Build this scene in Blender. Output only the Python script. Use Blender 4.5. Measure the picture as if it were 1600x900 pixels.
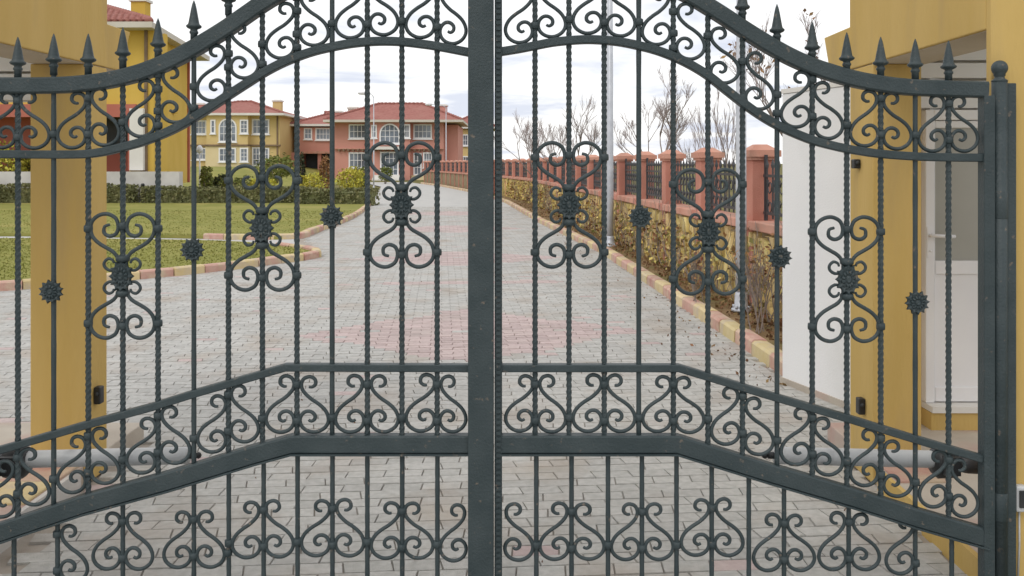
import bpy, math, random
from mathutils import Vector, Matrix, noise as mnoise
random.seed(7)
R = random.random
def U(a, b): return a + (b - a) * R()
scene = bpy.context.scene
for o in list(bpy.data.objects): bpy.data.objects.remove(o)
COL = scene.collection
F, CX, HY, H = 1400.0, 800.0, 255.0, 1.65          # focal length in photo pixels, principal column, horizon row, eye height

# ---------------------------------------------------------------- camera
cam = bpy.data.cameras.new('camera'); camo = bpy.data.objects.new('camera', cam); COL.objects.link(camo)
camo.location = (0, 0, H); camo.rotation_euler = (math.radians(90), 0, 0)
cam.sensor_width = 36; cam.lens = 36 * F / 1600; cam.shift_y = -(450 - HY) / 1600
cam.clip_start = 0.05; cam.clip_end = 4000
scene.camera = camo
scene.render.resolution_x = 1024; scene.render.resolution_y = 576
# ---------------------------------------------------------------- sky and sun
SUN_EL, SUN_AZ = math.radians(48), math.radians(-150)   # azimuth from +Y, clockwise
w = bpy.data.worlds.new('World'); scene.world = w; w.use_nodes = True
nt = w.node_tree; nt.nodes.clear()
def wn(t, **k):
    n = nt.nodes.new(t)
    for a, b in k.items(): setattr(n, a, b)
    return n
sky = wn('ShaderNodeTexSky', sky_type='NISHITA', sun_disc=False); sky.sun_elevation = SUN_EL; sky.sun_rotation = SUN_AZ
tc = wn('ShaderNodeTexCoord'); sep = wn('ShaderNodeSeparateXYZ'); nt.links.new(tc.outputs['Generated'], sep.inputs[0])
zc = wn('ShaderNodeMath', operation='MAXIMUM'); nt.links.new(sep.outputs[2], zc.inputs[0]); zc.inputs[1].default_value = 0.0
za = wn('ShaderNodeMath', operation='ADD'); nt.links.new(zc.outputs[0], za.inputs[0]); za.inputs[1].default_value = 0.09
dx = wn('ShaderNodeMath', operation='DIVIDE'); nt.links.new(sep.outputs[0], dx.inputs[0]); nt.links.new(za.outputs[0], dx.inputs[1])
dy = wn('ShaderNodeMath', operation='DIVIDE'); nt.links.new(sep.outputs[1], dy.inputs[0]); nt.links.new(za.outputs[0], dy.inputs[1])
cb = wn('ShaderNodeCombineXYZ'); nt.links.new(dx.outputs[0], cb.inputs[0]); nt.links.new(dy.outputs[0], cb.inputs[1])
n1 = wn('ShaderNodeTexNoise'); n1.inputs['Scale'].default_value = 0.85; n1.inputs['Detail'].default_value = 6; n1.inputs['Roughness'].default_value = .55
n1.inputs['Distortion'].default_value = .3
nt.links.new(cb.outputs[0], n1.inputs['Vector'])
rp = wn('ShaderNodeValToRGB'); nt.links.new(n1.outputs['Fac'], rp.inputs[0])
e = rp.color_ramp.elements
e[0].position = .36; e[0].color = (.60, .63, .72, 1); e[1].position = .54; e[1].color = (.93, .925, .92, 1)
m_ = e.new(.45); m_.color = (.80, .805, .825, 1)
cs = wn('ShaderNodeVectorMath', operation='SCALE'); cs.inputs['Scale'].default_value = 10.0
nt.links.new(rp.outputs[0], cs.inputs[0])
mx = wn('ShaderNodeMix', data_type='RGBA'); mx.inputs[0].default_value = .93
nt.links.new(sky.outputs[0], mx.inputs[6]); nt.links.new(cs.outputs[0], mx.inputs[7])
bg = wn('ShaderNodeBackground'); bg.inputs[1].default_value = 0.10
wo = wn('ShaderNodeOutputWorld'); nt.links.new(mx.outputs[2], bg.inputs[0]); nt.links.new(bg.outputs[0], wo.inputs[0])
sd = bpy.data.lights.new('sun', 'SUN'); sd.energy = 0.65; sd.angle = math.radians(25); sd.color = (1, .95, .87)
so = bpy.data.objects.new('sun', sd); COL.objects.link(so); so.location = (0, 0, 30)
sdir = Vector((math.sin(SUN_AZ) * math.cos(SUN_EL), math.cos(SUN_AZ) * math.cos(SUN_EL), math.sin(SUN_EL)))
so.rotation_euler = sdir.to_track_quat('Z', 'Y').to_euler()
scene.view_settings.view_transform = 'Standard'; scene.view_settings.look = 'None'
scene.view_settings.exposure = 0.40; scene.view_settings.gamma = 1

# ---------------------------------------------------------------- materials
def mat(name, a, b=None, scale=3.0, rough=.7, bump=0.0, bscale=None, metal=0.0, spec=.4, island=0.0, ramp=(.35, .65), detail=5, stretch=None, c=None, cscale=.6, cpos=(.5, .7)):
    m = bpy.data.materials.new(name); m.use_nodes = True
    t = m.node_tree; N = t.nodes; L = t.links
    p = N['Principled BSDF']; p.inputs['Roughness'].default_value = rough; p.inputs['Metallic'].default_value = metal
    p.inputs['Specular IOR Level'].default_value = spec
    g = N.new('ShaderNodeNewGeometry'); vec = g.outputs['Position']
    if stretch:
        mp = N.new('ShaderNodeMapping'); mp.inputs['Scale'].default_value = stretch; L.new(vec, mp.inputs[0]); vec = mp.outputs[0]
    b = b or a
    nz = N.new('ShaderNodeTexNoise'); nz.inputs['Scale'].default_value = scale; nz.inputs['Detail'].default_value = detail; L.new(vec, nz.inputs['Vector'])
    r = N.new('ShaderNodeValToRGB'); L.new(nz.outputs['Fac'], r.inputs[0])
    r.color_ramp.elements[0].position, r.color_ramp.elements[1].position = ramp
    r.color_ramp.elements[0].color = (*a, 1); r.color_ramp.elements[1].color = (*b, 1)
    out = r.outputs[0]
    if c:
        n3 = N.new('ShaderNodeTexNoise'); n3.inputs['Scale'].default_value = cscale; n3.inputs['Detail'].default_value = 6; L.new(vec, n3.inputs['Vector'])
        mr = N.new('ShaderNodeMapRange'); L.new(n3.outputs['Fac'], mr.inputs[0]); mr.inputs[1].default_value = cpos[0]; mr.inputs[2].default_value = cpos[1]
        mm = N.new('ShaderNodeMix'); mm.data_type = 'RGBA'; L.new(mr.outputs[0], mm.inputs[0]); L.new(out, mm.inputs[6]); mm.inputs[7].default_value = (*c, 1)
        out = mm.outputs[2]
    if island:
        oi = N.new('ShaderNodeObjectInfo'); ad = N.new('ShaderNodeMath'); ad.operation = 'ADD'
        L.new(g.outputs['Random Per Island'], ad.inputs[0]); L.new(oi.outputs['Random'], ad.inputs[1])
        fr = N.new('ShaderNodeMath'); fr.operation = 'FRACT'; L.new(ad.outputs[0], fr.inputs[0])
        mr = N.new('ShaderNodeMapRange'); L.new(fr.outputs[0], mr.inputs[0]); mr.inputs[3].default_value = 1 - island; mr.inputs[4].default_value = 1 + island
        hs = N.new('ShaderNodeHueSaturation'); L.new(mr.outputs[0], hs.inputs['Value']); L.new(out, hs.inputs['Color'])
        m2 = N.new('ShaderNodeMath'); m2.operation = 'MULTIPLY'; L.new(fr.outputs[0], m2.inputs[0]); m2.inputs[1].default_value = 7.31
        f2 = N.new('ShaderNodeMath'); f2.operation = 'FRACT'; L.new(m2.outputs[0], f2.inputs[0])
        m3 = N.new('ShaderNodeMapRange'); L.new(f2.outputs[0], m3.inputs[0]); m3.inputs[3].default_value = .5 - island * .05; m3.inputs[4].default_value = .5 + island * .05
        L.new(m3.outputs[0], hs.inputs['Hue'])
        out = hs.outputs[0]
    L.new(out, p.inputs['Base Color'])
    if bump:
        n2 = N.new('ShaderNodeTexNoise'); n2.inputs['Scale'].default_value = bscale or scale * 8; n2.inputs['Detail'].default_value = 4; L.new(vec, n2.inputs['Vector'])
        bp = N.new('ShaderNodeBump'); bp.inputs['Strength'].default_value = bump; bp.inputs['Distance'].default_value = .01
        L.new(n2.outputs['Fac'], bp.inputs['Height']); L.new(bp.outputs[0], p.inputs['Normal'])
    return m
M = {}
M['iron'] = mat('wrought iron paint', (.029, .044, .048), (.042, .058, .062), 9, .5, .3, 110, spec=.4, c=(.15, .125, .10), cscale=42, cpos=(.655, .745))
M['iron_far'] = mat('fence iron', (.05, .05, .055), (.07, .07, .075), 4, .5)
M['ochre'] = mat('ochre render', (.545, .375, .125), (.585, .41, .15), 5.0, .9, .35, 60, spec=.2, c=(.46, .33, .15), cscale=4.5, cpos=(.52, .78), stretch=(1, 1, .16))
M['soffit'] = mat('bare grey plaster', (.50, .44, .36), (.56, .50, .42), 3, .9, .3, 80, spec=.2)
M['pvc'] = mat('white pvc', (.78, .77, .78), (.83, .82, .82), 3, .35, spec=.5)
M['white_wall'] = mat('white render', (.78, .785, .79), (.83, .83, .83), 1.2, .85, .2, 80, c=(.70, .70, .69), cscale=.9, cpos=(.5, .75))
M['board'] = mat('white boards', (.72, .72, .73), (.78, .78, .78), 2, .6)
M['glass'] = mat('window glass', (.10, .12, .15), (.22, .26, .32), .8, .08, spec=.8)
M['door_glass'] = mat('frosted door glass', (.33, .32, .28), (.42, .41, .37), 1.5, .3, spec=.6)
M['chrome'] = mat('brushed metal', (.62, .62, .64), (.68, .68, .70), 5, .28, metal=.8)
M['grey_metal'] = mat('pale grey metal', (.52, .53, .535), (.58, .59, .595), 6, .5, metal=.05, c=(.36, .37, .38), cscale=9, cpos=(.6, .8))
M['galv'] = mat('galvanised steel', (.46, .48, .52), (.56, .58, .62), 5, .45, metal=.3)
M['black'] = mat('black plastic', (.02, .022, .024), (.035, .036, .038), 8, .45)
M['paver'] = mat('grey paving', (.42, .415, .39), (.51, .50, .475), 26, .9, .5, 160, spec=.2, island=.08, c=(.40, .35, .30), cscale=1.6, cpos=(.5, .75))
M['paver_red'] = mat('faded red paving', (.475, .38, .365), (.535, .44, .42), 26, .9, .5, 160, spec=.2, island=.10, c=(.44, .38, .35), cscale=1.4, cpos=(.55, .75))
M['joint'] = mat('sandy joint', (.33, .29, .245), (.41, .37, .325), 6, .95, .4, 200, spec=.1)
M['road_far'] = mat('far paving', (.46, .455, .435), (.51, .50, .48), 1.6, .9, .3, 40, spec=.2)
M['kerb_red'] = mat('faded red kerb paint', (.48, .26, .21), (.55, .36, .29), 7, .85, .5, 60, c=(.54, .43, .31), cscale=5, cpos=(.46, .66), island=.12)
M['kerb_yellow'] = mat('faded yellow kerb paint', (.60, .47, .24), (.65, .53, .31), 7, .85, .5, 60, c=(.52, .43, .34), cscale=5, cpos=(.48, .68), island=.12)
M['soil'] = mat('planting soil', (.19, .125, .065), (.29, .20, .11), 3.5, .95, .8, 30, spec=.1, c=(.16, .15, .06), cscale=1.2)
M['lawn'] = mat('lawn', (.215, .22, .058), (.28, .27, .082), 1.1, .95, .8, 60, spec=.1, c=(.34, .30, .10), cscale=.35, cpos=(.5, .7))
M['blade'] = mat('grass blades', (.225, .235, .06), (.29, .28, .085), 1.5, .9, spec=.15, island=.1)
M['ground'] = mat('rough grass', (.12, .12, .04), (.20, .17, .07), .25, .95, .6, 8, spec=.1)
M['hedge'] = mat('hedge leaves', (.14, .145, .065), (.21, .205, .095), 2.2, .8, spec=.2, island=.4)
M['leaf_green'] = mat('green leaves', (.12, .15, .035), (.20, .215, .06), 3, .8, spec=.2, island=.35)
M['leaf_lime'] = mat('yellow green leaves', (.40, .38, .05), (.55, .50, .09), 3, .8, spec=.2, island=.3)
M['leaf_brown'] = mat('brown leaves', (.24, .13, .06), (.33, .19, .09), 3, .85, spec=.15, island=.35)
M['leaf_dark'] = mat('dark needles', (.04, .05, .025), (.07, .085, .045), 3, .8, spec=.2, island=.4)
M['vine_a'] = mat('yellowed vine leaves', (.50, .38, .11), (.62, .51, .22), 3, .85, spec=.15, island=.4)
M['vine_b'] = mat('olive vine leaves', (.20, .18, .065), (.29, .26, .10), 3, .85, spec=.15, island=.4)
M['vine_c'] = mat('brown vine leaves', (.20, .10, .05), (.30, .17, .09), 3, .85, spec=.15, island=.4)
M['bark'] = mat('bark', (.22, .18, .16), (.32, .27, .24), 8, .9, .4, 60, spec=.15)
M['twig'] = mat('twigs', (.30, .25, .24), (.38, .33, .32), 8, .9, spec=.1)
M['post_red'] = mat('terracotta render', (.51, .215, .16), (.59, .27, .205), 2.2, .9, .4, 70, spec=.2, c=(.42, .20, .15), cscale=1.2)
M['cap_red'] = mat('terracotta cap', (.54, .26, .19), (.61, .33, .25), 3, .9, .3, 60, spec=.2, c=(.40, .26, .20), cscale=2)
M['stone'] = mat('cream wall stone', (.56, .42, .16), (.68, .54, .27), 6, .9, .7, 40, spec=.2, island=.28)
M['mortar'] = mat('wall mortar', (.26, .20, .12), (.34, .27, .17), 4, .95, .5, 40)
M['h_yellow'] = mat('yellow house render', (.60, .40, .075), (.66, .45, .105), .5, .9, spec=.2)
M['h_yellow_far'] = mat('far yellow render', (.62, .47, .215), (.67, .52, .25), .3, .9, spec=.2)
M['h_cream'] = mat('cream trim render', (.66, .55, .32), (.71, .60, .37), .5, .9, spec=.2)
M['h_pink'] = mat('salmon render', (.55, .265, .215), (.60, .30, .245), .3, .9, spec=.2)
M['h_red'] = mat('red render', (.40, .125, .09), (.46, .16, .12), .5, .9, spec=.2)
M['trim'] = mat('pale trim', (.68, .66, .62), (.74, .72, .68), 1, .8)
M['win'] = mat('white window frame', (.78, .78, .79), (.82, .82, .83), 1, .6)
M['eave'] = mat('grey eave', (.56, .52, .45), (.62, .58, .51), 1, .8)
M['course'] = mat('brown string course', (.16, .11, .07), (.24, .17, .11), 2, .8)
M['tile'] = mat('red roof tiles', (.29, .115, .095), (.37, .16, .135), 3.5, .85, .6, 12, spec=.2, c=(.36, .17, .14), cscale=.5, cpos=(.5, .75))
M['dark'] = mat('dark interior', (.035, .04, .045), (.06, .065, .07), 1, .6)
M['plinth'] = mat('pale stone plinth', (.50, .48, .45), (.62, .60, .57), 1.3, .9, .4, 20)
M['floor'] = mat('porch floor', (.42, .37, .31), (.50, .45, .38), 3, .85, .3, 60, c=(.45, .30, .26), cscale=2)
M['lamp_white'] = mat('lamp head', (.7, .7, .72), (.75, .75, .77), 3, .4)
M['litter'] = mat('dead leaves', (.17, .10, .05), (.27, .17, .09), 3, .9, spec=.1, island=.4)

# ---------------------------------------------------------------- mesh helpers
WL = {}
def off(p):
    v = Vector((0, 0, 0))
    while p is not None: v = v + p.location; p = p.parent
    return v
def tag(o, label=None, cat=None, group=None, kind=None):
    if label: o['label'] = label
    if cat: o['category'] = cat
    if group: o['group'] = group
    if kind: o['kind'] = kind
    return o
def empty(name, loc, label, cat, group=None):
    o = bpy.data.objects.new(name, None); o.empty_display_size = .2; COL.objects.link(o); o.location = loc
    return tag(o, label, cat, group)
class MB:
    def __init__(s): s.v = []; s.f = []; s.sm = []
    def add(s, vs, fs, smooth=False):
        b = len(s.v); s.v += [tuple(v) for v in vs]
        for f in fs: s.f.append([i + b for i in f]); s.sm.append(smooth)
        return s
    def box(s, a, b):
        (x0, y0, z0), (x1, y1, z1) = a, b
        return s.add([(x0,y0,z0),(x1,y0,z0),(x1,y1,z0),(x0,y1,z0),(x0,y0,z1),(x1,y0,z1),(x1,y1,z1),(x0,y1,z1)],
              [(0,3,2,1),(4,5,6,7),(0,1,5,4),(1,2,6,5),(2,3,7,6),(3,0,4,7)])
    def hexa(s, low, high):       # 4 lower points and 4 upper points
        return s.add(list(low) + list(high), [(3,2,1,0),(4,5,6,7),(0,1,5,4),(1,2,6,5),(2,3,7,6),(3,0,4,7)])
    def prism_y(s, pts, y0, y1):  # polygon in (x, z) run from y0 to y1
        n = len(pts)
        return s.add([(x, y0, z) for x, z in pts] + [(x, y1, z) for x, z in pts],
              [list(range(n)), list(range(2*n-1, n-1, -1))] + [(i, i+n, (i+1) % n + n, (i+1) % n) for i in range(n)])
    def prism_z(s, pts, z0, z1):
        n = len(pts)
        return s.add([(x, y, z0) for x, y in pts] + [(x, y, z1) for x, y in pts],
              [list(range(n-1, -1, -1)), list(range(n, 2*n))] + [(i, (i+1) % n, (i+1) % n + n, i+n) for i in range(n)])
    def lathe(s, prof, c=(0,0,0), n=12, axis='z', smooth=True):
        vs = []; fs = []
        for r, h in prof:
            for k in range(n):
                a = 2*math.pi*k/n; p = (r*math.cos(a), r*math.sin(a), h)
                if axis == 'x': p = (p[2], p[0], p[1])
                elif axis == 'y': p = (p[0], p[2], p[1])
                vs.append((c[0]+p[0], c[1]+p[1], c[2]+p[2]))
        for i in range(len(prof)-1):
            for k in range(n):
                fs.append((i*n+k, i*n+(k+1) % n, (i+1)*n+(k+1) % n, (i+1)*n+k))
        fs.append(list(range(n-1, -1, -1))); m = (len(prof)-1)*n; fs.append(list(range(m, m+n)))
        return s.add(vs, fs, smooth)
    def tube(s, pts, rad, n=6, smooth=True, up=None):
        pts = [Vector(p) for p in pts]; m = len(pts)
        if not hasattr(rad, '__len__'): rad = [rad]*m
        vs = []; fs = []; prev = up or Vector((0, 1, 0))
        for i, p in enumerate(pts):
            t = (pts[min(i+1, m-1)] - pts[max(i-1, 0)])
            if t.length < 1e-9: t = Vector((0, 0, 1))
            t.normalize()
            a = prev - t*prev.dot(t)
            if a.length < 1e-3: a = Vector((1, 0, 0)) - t*t.x
            a.normalize(); b = t.cross(a); prev = a
            for k in range(n):
                th = 2*math.pi*k/n
                vs.append(p + (a*math.cos(th) + b*math.sin(th))*rad[i])
        for i in range(m-1):
            for k in range(n): fs.append((i*n+k, i*n+(k+1) % n, (i+1)*n+(k+1) % n, (i+1)*n+k))
        fs.append(list(range(n-1, -1, -1))); fs.append(list(range((m-1)*n, m*n)))
        return s.add(vs, fs, smooth)
    def ribbon(s, pts, w, d, y, ch=.12):   # a bar of height w and depth d swept along (x, z) points at depth y
        m = len(pts); vs = []; fs = []
        c = min(w, d)*ch
        sec = [(-w/2, -d/2+c), (-w/2+c, -d/2), (w/2-c, -d/2), (w/2, -d/2+c), (w/2, d/2-c), (w/2-c, d/2), (-w/2+c, d/2), (-w/2, d/2-c)]
        for i in range(m):
            p = Vector(pts[i]); t1 = Vector(pts[i]) - Vector(pts[max(i-1, 0)]); t2 = Vector(pts[min(i+1, m-1)]) - Vector(pts[i])
            if t1.length < 1e-9: t1 = t2
            if t2.length < 1e-9: t2 = t1
            t1.normalize(); t2.normalize()
            t = (t1+t2).normalized(); nrm = Vector((-t.y, t.x)); k = 1/max(.5, nrm.dot(Vector((-t1.y, t1.x))))
            for a, b in sec: vs.append((p.x+nrm.x*a*k, y+b, p.y+nrm.y*a*k))
        for i in range(m-1):
            for k in range(8): fs.append((i*8+k, i*8+(k+1) % 8, (i+1)*8+(k+1) % 8, (i+1)*8+k))
        fs.append(list(range(7, -1, -1))); fs.append(list(range((m-1)*8, m*8)))
        return s.add(vs, fs)
    def leaf(s, p, size, asp=.55):
        a = Vector((R()-.5, R()-.5, R()-.5)).normalized(); b = a.cross(Vector((R()-.5, R()-.5, R()-.5))).normalized()*size*asp; a = a*size
        p = Vector(p); s.add([p-a*.5, p+b*.5, p+a*.5, p-b*.5], [(0, 1, 2, 3)])
    def mesh(s, name, mats, o=Vector((0, 0, 0))):
        me = bpy.data.meshes.new(name)
        me.from_pydata([(a-o.x, b-o.y, c-o.z) for a, b, c in s.v], [], s.f)
        me.polygons.foreach_set('use_smooth', s.sm)
        for m in (mats if isinstance(mats, (list, tuple)) else [mats]): me.materials.append(m)
        me.update(); return me
    def build(s, name, m, parent=None, bevel=0, kind=None, seg=2):
        me = s.mesh(name, m, off(parent) if parent else Vector((0, 0, 0)))
        o = bpy.data.objects.new(name, me); COL.objects.link(o)
        if parent: o.parent = parent
        if bevel:
            b = o.modifiers.new('bevel', 'BEVEL'); b.width = bevel; b.segments = seg; b.limit_method = 'ANGLE'
        if kind: o['kind'] = kind
        return o
def inst(name, me, loc, parent, rot=(0, 0, 0), scale=(1, 1, 1)):
    o = bpy.data.objects.new(name, me); COL.objects.link(o)
    o.parent = parent; o.location = Vector(loc) - off(parent); o.rotation_euler = rot; o.scale = scale
    return o
def catmull(pts, sub=4):
    out = []; n = len(pts); P = [Vector(p) for p in pts]
    for i in range(n-1):
        p0, p1, p2, p3 = P[max(i-1, 0)], P[i], P[i+1], P[min(i+2, n-1)]
        for k in range(sub):
            t = k/sub
            out.append(.5*((2*p1) + (p2-p0)*t + (2*p0-5*p1+4*p2-p3)*t*t + (3*p1-p0-3*p2+p3)*t**3))
    out.append(P[-1]); return out
def interp(tab, x):
    if x <= tab[0][0]: return tab[0][1]
    for (a, b), (c, d) in zip(tab, tab[1:]):
        if x <= c: return b + (d-b)*(x-a)/(c-a)
    return tab[-1][1]
def at(px, py, Y): return Vector(((px-CX)/F*Y, Y, H-(py-HY)/F*Y))
def gx(px, Y): return (px-CX)/F*Y
def gz(py, Y): return H-(py-HY)/F*Y

# ================================================================ GROUND
def sheet(name, pts, z, m, label=None, cat=None, thick=0):
    mb = MB(); mb.add([(x, y, z) for x, y in pts], [list(range(len(pts)))])
    n = len(pts)
    if thick: mb.add([(x, y, z) for x, y in pts]+[(x, y, z-thick) for x, y in pts], [(i, (i+1) % n, (i+1) % n+n, i+n) for i in range(n)])
    return tag(mb.build(name, m), label, cat, kind='structure')
sheet('ground', [(-1500, -200), (1500, -200), (1500, 2500), (-1500, 2500)], -.06, M['ground'], 'rough grassy ground reaching to the horizon', 'ground')
# right edge of the drive (y -> x) and left edge
XR = [(0, 1.82), (5.0, 1.86), (5.05, 2.3), (6.0, 2.25), (6.73, 2.10), (8, 2.06), (16.5, 1.62), (25, .72), (37.3, -.28), (50, -2.2), (63, -4.9), (78, -9)]
XL = [(0, -2.06), (5.30, -2.06), (5.31, -9.5), (10.6, -9.5), (11.4, -6.8), (13.35, -4.77), (15.1, -3.6), (15.9, -3.42), (16.6, -3.7), (19.6, -4.45), (27.2, -4.72), (36, -5.6), (51, -7.7), (63, -9.2), (78, -13)]
ys = sorted(set([a for a, b in XR] + [a for a, b in XL] + [float(k) for k in range(0, 79, 2)]))
drive = sheet('driveway', [(interp(XL, y)-.3, y) for y in ys if y <= 34] + [(interp(XR, y)+.05, y) for y in reversed(ys) if y <= 34], -.012, M['joint'],
              'block paved drive of grey pavers with faded red diamond patterns behind the gate', 'driveway')
sheet('road', [(interp(XL, y), y) for y in ys if 34 <= y] + [(interp(XR, y), y) for y in reversed(ys) if 34 <= y], -.002, M['road_far'],
      'far end of the pale paved drive running towards the salmon house', 'road')
sheet('forecourt', [(-9, -6), (9, -6), (9, 2.6), (-9, 2.6)], -.004, M['road_far'], 'paved forecourt in front of the gate', 'pavement')
# pavers -----------------------------------------------------------
ang = math.atan(.0786); ca, sa = math.cos(ang), math.sin(ang)
PW, PD, GAP = .2, .1, .004
def paver_shape(flip, seed):
    z = .007 if flip else -.005
    hw, hd = PW/2-GAP/2, PD/2-GAP/2
    xs = [(-hw+z, -hd), (-hw+z*.35, -hd*.35), (-hw-z*.35, hd*.35), (-hw-z, hd)]
    xr = [(hw-z, hd), (hw-z*.35, hd*.35), (hw+z*.35, -hd*.35), (hw+z, -hd)]
    return xs + xr                         # clockwise from front left
def paver_mb(mb, cx, cy, flip, dz=0, tx=0, ty=0, rot=0.0):
    pts = paver_shape(flip, 0); cr, sr = math.cos(ang+rot), math.sin(ang+rot)
    top, mid = [], []
    for x, y in pts:
        for lst, k, z in ((top, .978, 0), (mid, 1.0, -.012)):
            xx, yy = x*(k if abs(x) > .02 else 1), y*(.955 if k < 1 else 1)
            lst.append((cx + xx*cr - yy*sr, cy + xx*sr + yy*cr, dz + tx*x + ty*y + z))
    n = 8; fs = [list(range(n-1, -1, -1))] + [(i, (i+1) % n, (i+1) % n + n, i+n) for i in range(n)]
    mb.add(top + mid, fs)
def pink(u, v):
    for v0, hu, hv in ((8.75, 1.72, 1.38), (15.6, 1.9, 1.25), (22.6, 1.9, 1.3), (29.6, 1.9, 1.4)):
        if abs(u-.28)/hu + abs(v-v0)/hv < 1: return True
    if abs(v-12.4) < .12 and abs(u-.4) < 1.3: return True
    if abs(u+4.2)/1.6 + abs(v-5.9)/.9 < 1: return True
    return False
cands = []
for j in range(25, 345):
    v = j*PD
    for i in range(-60, 30):
        u = (i + (.5 if j % 2 else 0))*PW
        x, y = u*ca - v*sa, u*sa + v*ca
        if y < 2.55 or y > 34: continue
        if x < interp(XL, y)-.03 or x > interp(XR, y)+.03: continue
        px, py = CX + x/y*F, HY + H/y*F
        cands.append((y, x, u, v, j % 2, -60 < px < 1660 and py < 905))
vis = sorted([c for c in cands if c[5]])
near = set(vis[:300])
pm = {}
for red in (0, 1):
    for fl in (0, 1):
        mb = MB(); paver_mb(mb, 0, 0, fl); pm[(red, fl)] = mb.mesh('paver', M['paver_red'] if red else M['paver'])
mbs = [MB(), MB()]
for c in cands:
    y, x, u, v, fl, _ = c
    red = 1 if (pink(u, v) and R() < .97) or (not pink(u, v) and R() < .012) else 0
    if c in near:
        inst('paver', pm[(red, fl)], (x, y, U(-.002, .002)), drive, (U(-.012, .012), U(-.008, .008), U(-.02, .02)))
    else:
        paver_mb(mbs[red], x, y, fl, U(-.002, .002), U(-.012, .012), U(-.02, .02), U(-.015, .015))
mbs[0].build('grey_paver_field', M['paver'], drive, kind='stuff'); mbs[1].build('red_paver_field', M['paver_red'], drive, kind='stuff')

# kerbs --------------------------------------------------------------
def resample(pts, step):
    P = [Vector(p) for p in pts]; out = []; acc = 0.0; need = step/2
    for a, b in zip(P, P[1:]):
        L = (b-a).length
        while acc + L >= need:
            t = (need-acc)/L; out.append((a.lerp(b, t), math.atan2((b-a).y, (b-a).x))); need += step
        acc += L
    return out
kmesh = {}
for key in ('kerb_red', 'kerb_yellow'):
    mb = MB(); L, W, Hh = .485, .15, .125
    prof = [(-W/2, -.03), (-W/2, Hh-.025), (-W/2+.02, Hh-.004), (0, Hh), (W/2-.02, Hh-.004), (W/2, Hh-.025), (W/2, -.03)]
    n = len(prof)
    mb.add([(-L/2+(.006 if 1 < i < 5 else 0), a, b) for i, (a, b) in enumerate(prof)] + [(L/2-(.006 if 1 < i < 5 else 0), a, b) for i, (a, b) in enumerate(prof)],
           [list(range(n-1, -1, -1)), list(range(n, 2*n))] + [(i, i+n, i+n+1, i+1) for i in range(n-1)])
    kmesh[key] = mb.mesh('kerb_stone', M[key])
def kerb(pts, label, start=0, z=0.0):
    fb = MB(); P = [Vector(p) for p in pts]
    for a, b in zip(P, P[1:]):
        d = (b-a).normalized()*.001; n = Vector((-d.y, d.x)).normalized()*.06
        q = [a-n, b-n, b+n, a+n]
        fb.add([(p.x, p.y, z+.05) for p in q], [(0, 1, 2, 3)])
    k = tag(fb.build('kerb', M['mortar']), label, 'kerb', kind='structure')
    for i, (p, a) in enumerate(resample(pts, .5)):
        inst('kerb_stone', kmesh['kerb_red' if (i+start) % 2 else 'kerb_yellow'], (p.x, p.y, z+U(-.006, .006)), k, (U(-.03, .03), U(-.01, .01), a+U(-.012, .012)), (1, 1, 1))
KR = [(interp(XR, y)+.075, y) for y in (6.75, 7.4, 8, 10, 13, 16.5, 20, 25, 31, 37.3, 43, 50, 57, 63, 72)]
kerb(KR, 'kerb of alternating red and yellow stones along the right planting bed', 1)
KI = [(-9.2, 10.7), (-6.9, 11.4), (-4.85, 13.3), (-3.85, 14.8), (-3.55, 15.3), (-3.47, 15.9), (-3.75, 16.5), (-4.5, 17.3), (-6.0, 18.3), (-9.5, 18.9)]
kerb([tuple(p) for p in catmull(KI[:8], 3)], 'red and yellow kerb round the near lawn island with its rounded tip', 0)
KL = [(-11, 20.2), (-7.5, 19.7), (-5.3, 19.3), (-4.75, 19.7), (-4.72, 21), (-4.82, 27.2), (-5.7, 36)]
kerb([tuple(p) for p in catmull([(-6.7, 19.55), (-5.6, 19.34)]+KL[3:], 3)], 'red and yellow kerb along the second lawn beside the drive', 1)
sheet('lawn', [tuple(p) for p in catmull([(x-.05, y+.05) for x, y in KI], 3)] + [(-14, 18.9), (-14, 10.7)], .07, M['lawn'], 'near lawn island with its rounded tip pointing at the drive', 'lawn', .1)
sheet('lawn', [tuple(p) for p in catmull([(x-.05, y+.02) for x, y in KL], 3)] + [(-30, 36), (-30, 20.2)], .072, M['lawn'], 'second lawn in front of the long clipped hedge', 'lawn', .1)
sheet('path', [(-3.9, 16.7), (-4.5, 17.3), (-6.0, 18.3), (-9.5, 18.9), (-16, 19), (-16, 20.2), (-11, 20.2), (-7.5, 19.7), (-5.3, 19.3), (-4.7, 19.6), (-4.3, 18)], -.001, M['road_far'], 'narrow paved path between the two lawns', 'path')
def in_poly(x, y, poly):
    c = False; j = len(poly)-1
    for i in range(len(poly)):
        (xi, yi), (xj, yj) = poly[i], poly[j]
        if (yi > y) != (yj > y) and x < (xj-xi)*(y-yi)/(yj-yi)+xi: c = not c
        j = i
    return c
mb = MB()
P1 = [tuple(p) for p in KI] + [(-14, 18.9), (-14, 10.7)]; P2 = [tuple(p) for p in KL] + [(-20, 36), (-20, 20.2)]
cnt = 0
while cnt < 16000:
    y = U(10.8, 30) if R() < .5 else U(10.8, 20); x = U(-13 if y < 20 else -18, -3.3)
    if not (in_poly(x+.1, y, P1) or in_poly(x+.1, y, P2)): continue
    if x/y < -.62: continue
    cnt += 1; h = U(.012, .032); a = U(0, 6.28); wv = .006+y*.0006; lx, ly = U(-.03, .03), U(-.03, .03)
    mb.add([(x-math.cos(a)*wv, y-math.sin(a)*wv, .068), (x+math.cos(a)*wv, y+math.sin(a)*wv, .068), (x+lx, y+ly, .07+h)], [(0, 1, 2)])
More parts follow.
